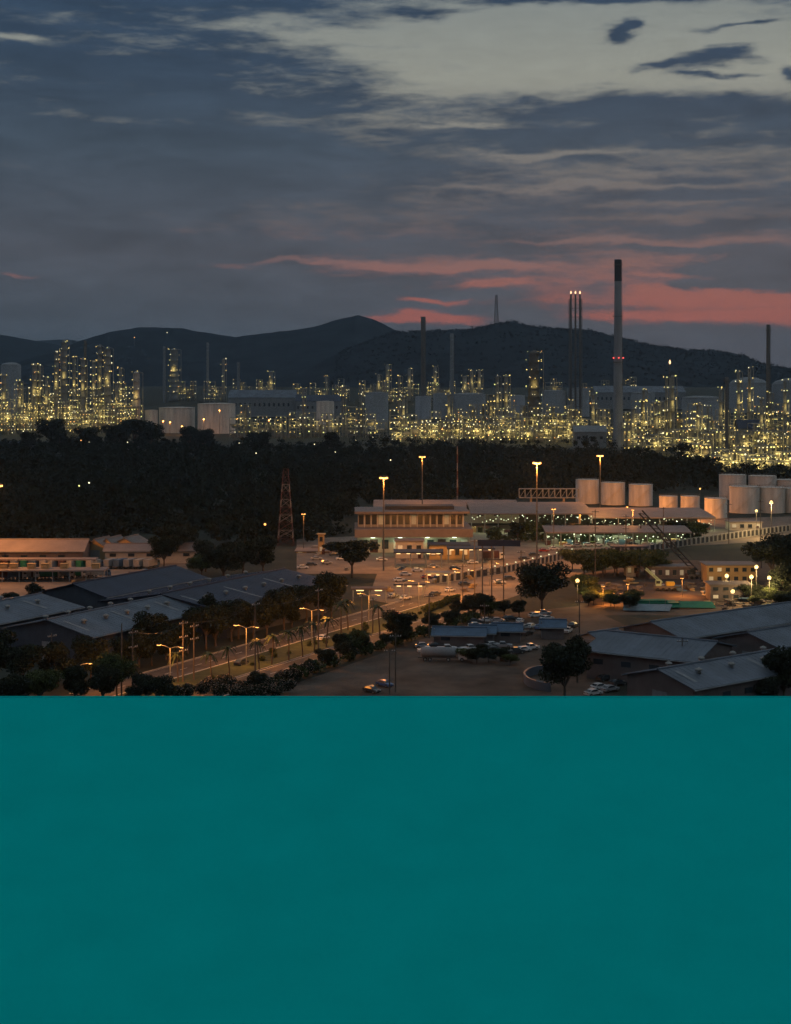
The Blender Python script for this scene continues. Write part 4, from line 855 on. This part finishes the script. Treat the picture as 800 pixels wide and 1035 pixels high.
# cranes
def crane(p0, p1, label, m, r=.5):
    """p0 = base pixel on the ground, p1 = boom tip pixel (same depth)"""
    b = G(*p0); t = thing('mobile_crane', label, 'crane', b); tip = Vector(((p1[0]-400)/F*b.y-b.x, -2, zrow(p1[1], b.y))); foot = Vector((-1.2, 0, 2.6))
    MB().box(0, 0, .6, 7.5, 2.6, 1.1).build('chassis', M['dsteel'], t); MB().box(1.6, 0, 1.7, 2.6, 2.2, 1.3).build('counterweight', M['dsteel' if m == 'black' else 'yellow'], t); cb = MB().box(-2.4, -.3, 1.7, 1.8, 1.6, 1.9).build('cab', M[m], t); MB().box(-2.6, -1.15, 2.5, 1.3, .1, .9).build('cab_window', M['glass'], cb)
    for x in (-2.8, -1, 1, 2.8):
        for y in (-1.3, 1.3): MB().tube((x, y-.18, .55), (x, y+.18, .55), .55, n=12).build('wheel', M['rubber'], t)
    mb = MB(); n = 16; d = (tip-foot); u = Vector((0, 1, 0)); w_ = d.cross(u).normalized()
    for i in range(n):
        a, c = foot+d*(i/n), foot+d*((i+1)/n)
        for s in (-1, 1):
            for q in (-1, 1): mb.tube(a+u*s*r+w_*q*r, c+u*s*r+w_*q*r, r*.3, n=4)
            mb.tube(a+u*s*r-w_*r, c+u*s*r+w_*r, .08, n=4); mb.tube(a+w_*s*r-u*r, c+w_*s*r+u*r, .08, n=4)
    mb.build('boom', M[m], t, fix=False); MB().tube(tip, tip-Vector((0, 0, 5)), .05, n=4).box(tip.x, tip.y, tip.z-5.8, .5, .5, .8).build('hook', M['black'], t)
    MB().tube(Vector((1.8, 0, 3.6)), foot+d*.96, .04, n=4).build('stay', M['black'], t)
crane((707, 585), (647, 517), 'dark mobile crane with long boom leaning left', 'black', .75)
crane((673, 597), (652, 574), 'pale green mobile crane with short boom beside the cabins', 'craneg', .35)
# site clutter
p = G(662, 613); t = thing('netted_pit', 'green netting sheet spread beside the pale tarpaulin', 'netting', p, .1); MB().box(0, 0, 0, 14, 6, 1.5).box(-1, 0, 1.5, 9, 4, .6).build('net', M['green'], t)
for x in (-7, -2.5, 2.5, 7): MB().tube((x, -3.2, 0), (x, -3.2, 2.4), .08, n=5).build('stake', M['steel'], t)
o = MB().poly([(-7, -3, .5), (7, -3, .3), (9, 3, 1.4), (-6, 3, 1.6)]).poly([(-7, -3, .35), (7, -3, .15), (9, 3, 1.2), (-6, 3, 1.4)]).build('tarpaulin', M['tarp'], None, loc=G(652, 617)); tag(o, 'pale blue tarpaulin in front of the green netting', 'tarpaulin')
o = MB().poly([(-8, -3, .5), (8, -3, .3), (8, 3, 1.4), (-7, 3, 1.6)]).poly([(-8, -3, .35), (8, -3, .15), (8, 3, 1.2), (-7, 3, 1.4)]).build('tarpaulin', M['green'], None, loc=G(696, 614)); tag(o, 'green tarpaulin right of the green netting', 'tarpaulin')
for i in range(46):
    px, py = rng.uniform(596, 790), rng.uniform(588, 618)
    if 640 < px < 715 and py > 600: continue
    p = G(px, py); s = rng.uniform(.7, 2.0); mb = MB(); mm = random.choice(['ochre', 'wallw', 'wallt', 'wood', 'roofb', 'concrete'])
    for k in range(5): mb.box(rng.normal()*s*.4, rng.normal()*s*.4, k*s*.22, s*rng.uniform(1, 1.7), s*rng.uniform(.8, 1.3), s*.2, rng.uniform(0, 3))
    o = mb.build('material_pile', M[mm], None, loc=p); o['category'] = 'pile'; row(o, {'ochre': 'ochre', 'wallw': 'pale', 'wallt': 'tan', 'wood': 'timber', 'roofb': 'bluish', 'concrete': 'concrete'}[mm]+' stack of building material', 'the lit building site')
for i in range(34):
    px, py = (rng.uniform(392, 560), rng.uniform(561, 600)) if i < 20 else (rng.uniform(300, 392), rng.uniform(552, 578)) if i < 27 else (rng.uniform(4, 160), rng.uniform(578, 590))
    p = G(px, py); s = rng.uniform(.6, 1.6); mb = MB(); mm = random.choice(['ochre', 'plaster', 'wallt', 'wood', 'roofb', 'grey'])
    for k in range(4): mb.box(rng.normal()*s*.3, rng.normal()*s*.3, k*s*.26, s*rng.uniform(1, 1.6), s*rng.uniform(.8, 1.2), s*.24, rng.uniform(0, 3))
    o = mb.build('goods_stack', M[mm], None, loc=p); o['category'] = 'goods stack'; row(o, {'ochre': 'ochre', 'plaster': 'pale', 'wallt': 'tan', 'wood': 'timber', 'roofb': 'bluish', 'grey': 'grey'}[mm]+' stack of goods', 'the amber lit yards')
# curved pale wall in the foreground
mb = MB(); c = G(562, 690); pr = None
for k in range(25):
    a = R(95+k*6.5); q = (c.x+7.2*math.cos(a), c.y+11*math.sin(a), 0)
    if pr: mb.box((pr[0]+q[0])/2, (pr[1]+q[1])/2, 0, math.hypot(q[0]-pr[0], q[1]-pr[1])+.1, .4, 2.0, math.atan2(q[1]-pr[1], q[0]-pr[0]))
    pr = q
tag(mb.build('curved_wall', M['roofg']), 'curved pale wall round the leafy tree in the foreground', 'wall')

# ------------------------------------------------------------------ vehicles
def wheel(par, x, y, r=.33):
    w_ = MB().tube((x, y-.11, r), (x, y+.11, r), r, n=14).build('wheel', M['rubber'], par); MB().tube((x, y-.12, r), (x, y+.12, r), r*.55, n=10).build('rim', M['steel'], w_)
def make_car(m, pick=False):
    t = thing('pickup_truck' if pick else 'parked_car', None, 'pickup' if pick else 'car')
    prof = [(-2.15, .35), (2.15, .35), (2.2, .7), (2.05, .82), (1.05, .95), (.45, 1.42), (-.9, 1.46), (-1.75, 1.0), (-2.1, .92)] if not pick else [(-2.5, .45), (2.5, .45), (2.55, .85), (2.4, .98), (1.3, 1.08), (.7, 1.68), (-.6, 1.7), (-.75, 1.08), (-2.5, 1.05)]
    mb = MB(); n = len(prof); lo = []
    for y, k in ((-.85, 1), (.85, 1)):
        for x, z in prof: mb.v.append((x, y*(.84 if z > 1.2 else 1), z))
    mb.f = [tuple(range(n)), tuple(range(2*n-1, n-1, -1))]+[(i, (i+1) % n, n+(i+1) % n, n+i) for i in range(n)]
    mb.build('body', m, t)
    z0, z1 = (.98, 1.38) if not pick else (1.12, 1.6)
    g = MB()
    xs = ((-1.45, -.85, .4, .9) if not pick else (-.66, -.58, .65, 1.15))
    for s in (-1, 1): g.quad((xs[0], s*.86, z0), (xs[3], s*.86, z0), (xs[2], s*.735, z1), (xs[1], s*.735, z1))
    f0, f1 = (1.05, .45) if not pick else (1.3, .7); za, zb = prof[4][1], prof[5][1]
    g.quad((f0+.01, -.78, za+.03), (f0+.01, .78, za+.03), (f1+.05, .66, zb-.04), (f1+.05, -.66, zb-.04))
    g.quad((prof[7][0]-.01, -.76, prof[7][1]+.05), (prof[7][0]-.01, .76, prof[7][1]+.05), (prof[6][0]-.05, .66, prof[6][1]-.04), (prof[6][0]-.05, -.66, prof[6][1]-.04))
    g.build('windows', M['glass'], t, fix=False)
    for x in ((-1.3, 1.35) if not pick else (-1.6, 1.6)):
        for y in (-.8, .8): wheel(t, x, y, .33 if not pick else .4)
    for s in (-.6, .6):
        MB().box(prof[2][0], s, .62+.2*pick, .1, .34, .16).build('headlight', M['white'], t); MB().box(prof[0][0]-.02, s, .72+.1*pick, .1, .3, .16).build('tail_light', M['red'], t)
    return t
CM = {'white': mat('white_car_paint', (.6, .6, .6), .35, .05, 1, spec=.5), 'silver': mat('silver_car_paint', (.3, .31, .33), .3, .05, 1, spec=.5), 'dark': mat('dark_car_paint', (.04, .045, .05), .3, .05, 1, spec=.5), 'blue': mat('blue_car_paint', (.05, .11, .24), .3, .05, 1, spec=.5), 'red': mat('red_car_paint', (.3, .04, .03), .3, .05, 1, spec=.5)}
CARS = {}
def place_car(col, px, py, rz, where, pick=False):
    k = (col, pick); p = G(px, py); p.z = .03
    if k not in CARS: CARS[k] = make_car(CM[col], pick); t = CARS[k]; t.location = p; t.rotation_euler = (0, 0, rz)
    else: t = dup(CARS[k], p, rz)
    t['group'] = 'vehicles parked on the ground of the lots'; row(t, f'{col} {"pickup" if pick else "car"}', where)
LOT = 'the vehicles parked in the dirt lot'
for c, x, y, a, pk in (('white', 481, 634, .2, 0), ('silver', 483, 640, .1, 0), ('dark', 479, 630, .3, 0), ('white', 502, 634, -.2, 0), ('silver', 503, 629, .1, 0), ('dark', 516, 627, .3, 0), ('white', 526, 630, 1.3, 0), ('silver', 530, 636, .9, 0), ('white', 537, 635, 1.0, 0), ('blue', 546, 636, 1.1, 0), ('dark', 556, 637, 1.2, 0), ('silver', 563, 637, 1.0, 0), ('white', 541, 624, .4, 0), ('silver', 549, 622, .2, 1), ('dark', 521, 661, .4, 1), ('white', 529, 659, .5, 0), ('white', 536, 657, .5, 1), ('silver', 466, 661, -.2, 0), ('white', 452, 658, .1, 1), ('dark', 500, 659, .2, 0), ('blue', 389, 694, -.8, 0), ('dark', 376, 700, -.8, 0), ('dark', 440, 655, .1, 0), ('silver', 568, 632, 1.0, 0), ('white', 432, 660, .2, 1), ('silver', 428, 655, .1, 0), ('white', 475, 658, .4, 1), ('dark', 489, 656, .2, 0), ('white', 498, 654, .3, 0), ('silver', 508, 655, -.1, 1), ('dark', 514, 668, .7, 0), ('white', 553, 627, .6, 0), ('dark', 533, 642, .9, 0), ('white', 492, 629, .2, 0), ('silver', 524, 641, 1.1, 0), ('blue', 512, 642, .8, 0), ('white', 574, 640, 1.2, 1), ('dark', 580, 634, 1.1, 0)):
    place_car(c, x, y, a, LOT, bool(pk))
for c, x, y, a in (('white', 606, 697, .6), ('silver', 617, 699, .6), ('dark', 625, 693, .6), ('white', 600, 703, .6), ('dark', 612, 688, .6)): place_car(c, x, y, a, 'the cars beside the nearest slate shed')
for c, x, y, a in (('white', 404, 588, .2), ('dark', 412, 590, .2), ('white', 410, 582, 0), ('red', 432, 585, .2), ('white', 448, 583, .1), ('dark', 470, 592, .3), ('white', 410, 606, .9), ('silver', 398, 604, .9), ('dark', 540, 562, .1), ('white', 575, 553, .1), ('silver', 584, 553, .1), ('white', 595, 552, .1), ('white', 605, 552, .2), ('dark', 530, 566, .2), ('white', 345, 566, .2), ('silver', 330, 570, .3), ('dark', 315, 572, .1), ('white', 395, 555, .1), ('silver', 490, 580, .2), ('white', 386, 567, .1), ('white', 505, 590, .3), ('dark', 515, 586, .3), ('silver', 528, 582, .3), ('white', 455, 598, .9), ('dark', 440, 602, .9), ('white', 422, 578, 0), ('silver', 438, 574, .1), ('dark', 460, 576, .1), ('white', 352, 560, .1), ('dark', 338, 562, .2), ('silver', 320, 566, .2), ('white', 306, 575, .2), ('red', 550, 558, .1), ('white', 560, 556, .1), ('dark', 572, 558, .1), ('white', 478, 570, .1), ('silver', 618, 551, .1), ('dark', 640, 551, .1), ('white', 660, 552, .1)): place_car(c, x, y, a, 'the vehicles in the amber lit yard')
for c, x, y, a in (('dark', 262, 666, 1.08), ('white', 345, 641, 1.08), ('red', 418, 617, 1.08)): place_car(c, x-18, y+6, a, 'the cars driving on the highway')
def make_lorry(mbody, mcab):
    t = thing('lorry', None, 'lorry'); MB().box(-.6, 0, .7, 8.6, 1.0, .3).build('chassis', M['dsteel'], t); MB().box(-1.5, 0, 1.05, 6.4, 2.4, 2.5).build('cargo_box', mbody, t)
    cb = MB().box(2.9, 0, .6, 2.0, 2.3, 1.3).box(2.75, 0, 1.9, 1.7, 2.2, .9).build('cab', mcab, t); MB().box(3.62, 0, 1.9, .08, 1.9, .75).box(2.9, -1.12, 1.9, 1.0, .06, .7).box(2.9, 1.12, 1.9, 1.0, .06, .7).build('windscreen', M['glass'], cb)
    for x in (2.8, -2.6, -3.7):
        for y in (-1.05, 1.05): wheel(t, x, y, .5)
    for s in (-.8, .8): MB().box(3.92, s, .85, .08, .35, .2).build('headlight', M['white'], t)
    return t
LK = {}
def place_lorry(col, p, rz, where):
    mm = {'white': M['plaster'], 'red': M['red'], 'blue': M['roofb'], 'green': M['green'], 'grey': M['grey']}[col]
    if col not in LK: LK[col] = make_lorry(mm, M['white'] if col != 'white' else M['roofb']); t = LK[col]; t.location = p; t.rotation_euler = (0, 0, rz)
    else: t = dup(LK[col], p, rz)
    t['group'] = 'lorries parked in the left yard'; row(t, f'{col} box lorry', where)
cols = ['white', 'red', 'grey', 'green', 'blue', 'white', 'grey', 'red', 'white', 'green']
for i in range(11): place_lorry(cols[i % 10], G(2+i*9.5, 575), 1.15+rng.uniform(-.1, .1), 'the lorries in front of the pale hall')
for i in range(9): place_lorry(cols[(i*3+1) % 10], G(5+i*12, 586-i*.3), .15+rng.uniform(-.1, .1), 'the lorries behind the flat canopy')
for i in range(5): place_lorry(cols[(i*2+2) % 10], G(114+i*10, 574), 1.2, 'the lorries by the pink shop row')
for x, y, c in ((455, 562, 'white'), (590, 548, 'white'), (612, 549, 'grey'), (630, 549, 'white'), (500, 566, 'red')): place_lorry(c, G(x, y), .1, 'the lorries beside the fence')
p = G(447, 668); t = thing('tank_truck', 'tanker truck with a long silver barrel in the dirt lot', 'tanker', p, -.06)
MB().lathe([(.4, -5.4), (1.05, -5.2), (1.25, -4.9), (1.25, 3.2), (1.05, 3.5), (.4, 3.7)], 20, (0, 0, 2.2), 'x').build('barrel', M['grey'], t, True); MB().box(0, 0, .7, 12, 1, .35).build('chassis', M['dsteel'], t)
cb = MB().box(5.2, 0, .6, 2.1, 2.3, 1.3).box(5.05, 0, 1.9, 1.8, 2.2, .95).build('cab', M['white'], t); MB().box(5.97, 0, 1.95, .08, 1.9, .75).box(5.1, -1.12, 1.95, 1.1, .06, .7).build('windscreen', M['glass'], cb)
for x in (5, 1.6, -3, -4.2):
    for y in (-1.05, 1.05): wheel(t, x, y, .5)
for s in (-.8, .8): MB().box(6.26, s, .85, .08, .35, .2).build('headlight', M['white'], t)

# ------------------------------------------------------------------ an invented building whose roof stands in for a flat teal band
def added_teal_building():
    Yr, Ye = 62.0, 33.0; zr = zrow(704.0, Yr)-.012; ze = 52.0; W = 30; Yb = Yr+.3; zb = zr-.1
    t = thing('added_building', 'added building, its plain teal roof standing in for the flat teal band', 'building', (0, Yr, T(Yr)))
    z0 = T(Yr); g = lambda y, z: (y-Yr, z-z0)
    yr, z_r = g(Yr, zr); ye, z_e = g(Ye, ze); yb, z_b = g(Yb, zb); rf = MB(); th = .12
    def slab(y0, za, y1, zb_):
        a = [(-W, y0, za), (W, y0, za), (W, y1, zb_), (-W, y1, zb_)]; b = [(x, y, z-th) for x, y, z in a]; rf.poly(a).poly(b[::-1])
        for k in range(4): rf.quad(a[k], b[k], b[(k+1) % 4], a[(k+1) % 4])
    slab(yr, z_r, ye, z_e)
    R_ = rf.build('roof', M['teal'], t)
    MB().box(0, yr, z_r-.3, 2*W, .16, .312).build('ridge_cap', M['tealtrim'], R_)
    MB().box(0, ye-.1, z_e-.25, 2*W, .18, .2).build('gutter', M['tealtrim'], t)
    wl = MB(); y0, y1 = ye+1.2, yr-.1; e0, e1 = z_e+.05, z_r-.3; bt = -14
    for x in (-W+.6, W-.6): wl.poly([(x, y0, bt), (x, y1, bt), (x, y1, e1), (x, y0, e0)])
    wl.quad((-W+.6, y0, bt), (W-.6, y0, bt), (W-.6, y0, e0), (-W+.6, y0, e0)).quad((-W+.6, y1, bt), (W-.6, y1, bt), (W-.6, y1, e1), (-W+.6, y1, e1)); wl.build('wall', M['plaster'], t)
    for i in range(9):
        wn = MB().box(-W+6+i*6, y1+.02, e1-2.6, 2, .14, 1.5).build('window', M['glass'], t); MB().box(-W+6+i*6, y1+.1, e1-2.8, 2.3, .3, .15).build('sill', M['concrete'], wn)
added_teal_building()

# ------------------------------------------------------------------ labels by order within a row
for where, lst in ROWS.items():
    lst.sort(key=lambda e: e[0].get('_sx', scrx(e[0])))
    n = len(lst)
    for i, (o, desc) in enumerate(lst, 1):
        o['label'] = f'{desc}, {"rightmost" if i == n and n > 1 else ordw(i)}{"" if i in (1, n) else " from left"} of {where}'
        if not o.get('group'): o['group'] = where.replace('the ', '', 1)
        if '_sx' in o: del o['_sx']

# ------------------------------------------------------------------ haze: a closed box of thin air round everything but the sky
hz = MB().box(0, 5600, -30, 15200, 12600, 460).build('haze', bpy.data.materials.new('haze')); tag(hz, kind='stuff'); hm = hz.data.materials[0]; hm.use_nodes = True; hn = hm.node_tree; hn.nodes.clear()
pv = hn.nodes.new('ShaderNodeVolumePrincipled'); pv.inputs['Color'].default_value = (.40, .56, .74, 1); pv.inputs['Density'].default_value = 5.5e-5; pv.inputs['Anisotropy'].default_value = .2
ho = hn.nodes.new('ShaderNodeOutputMaterial'); hn.links.new(pv.outputs[0], ho.inputs['Volume'])
scene.cycles.volume_bounces = 0
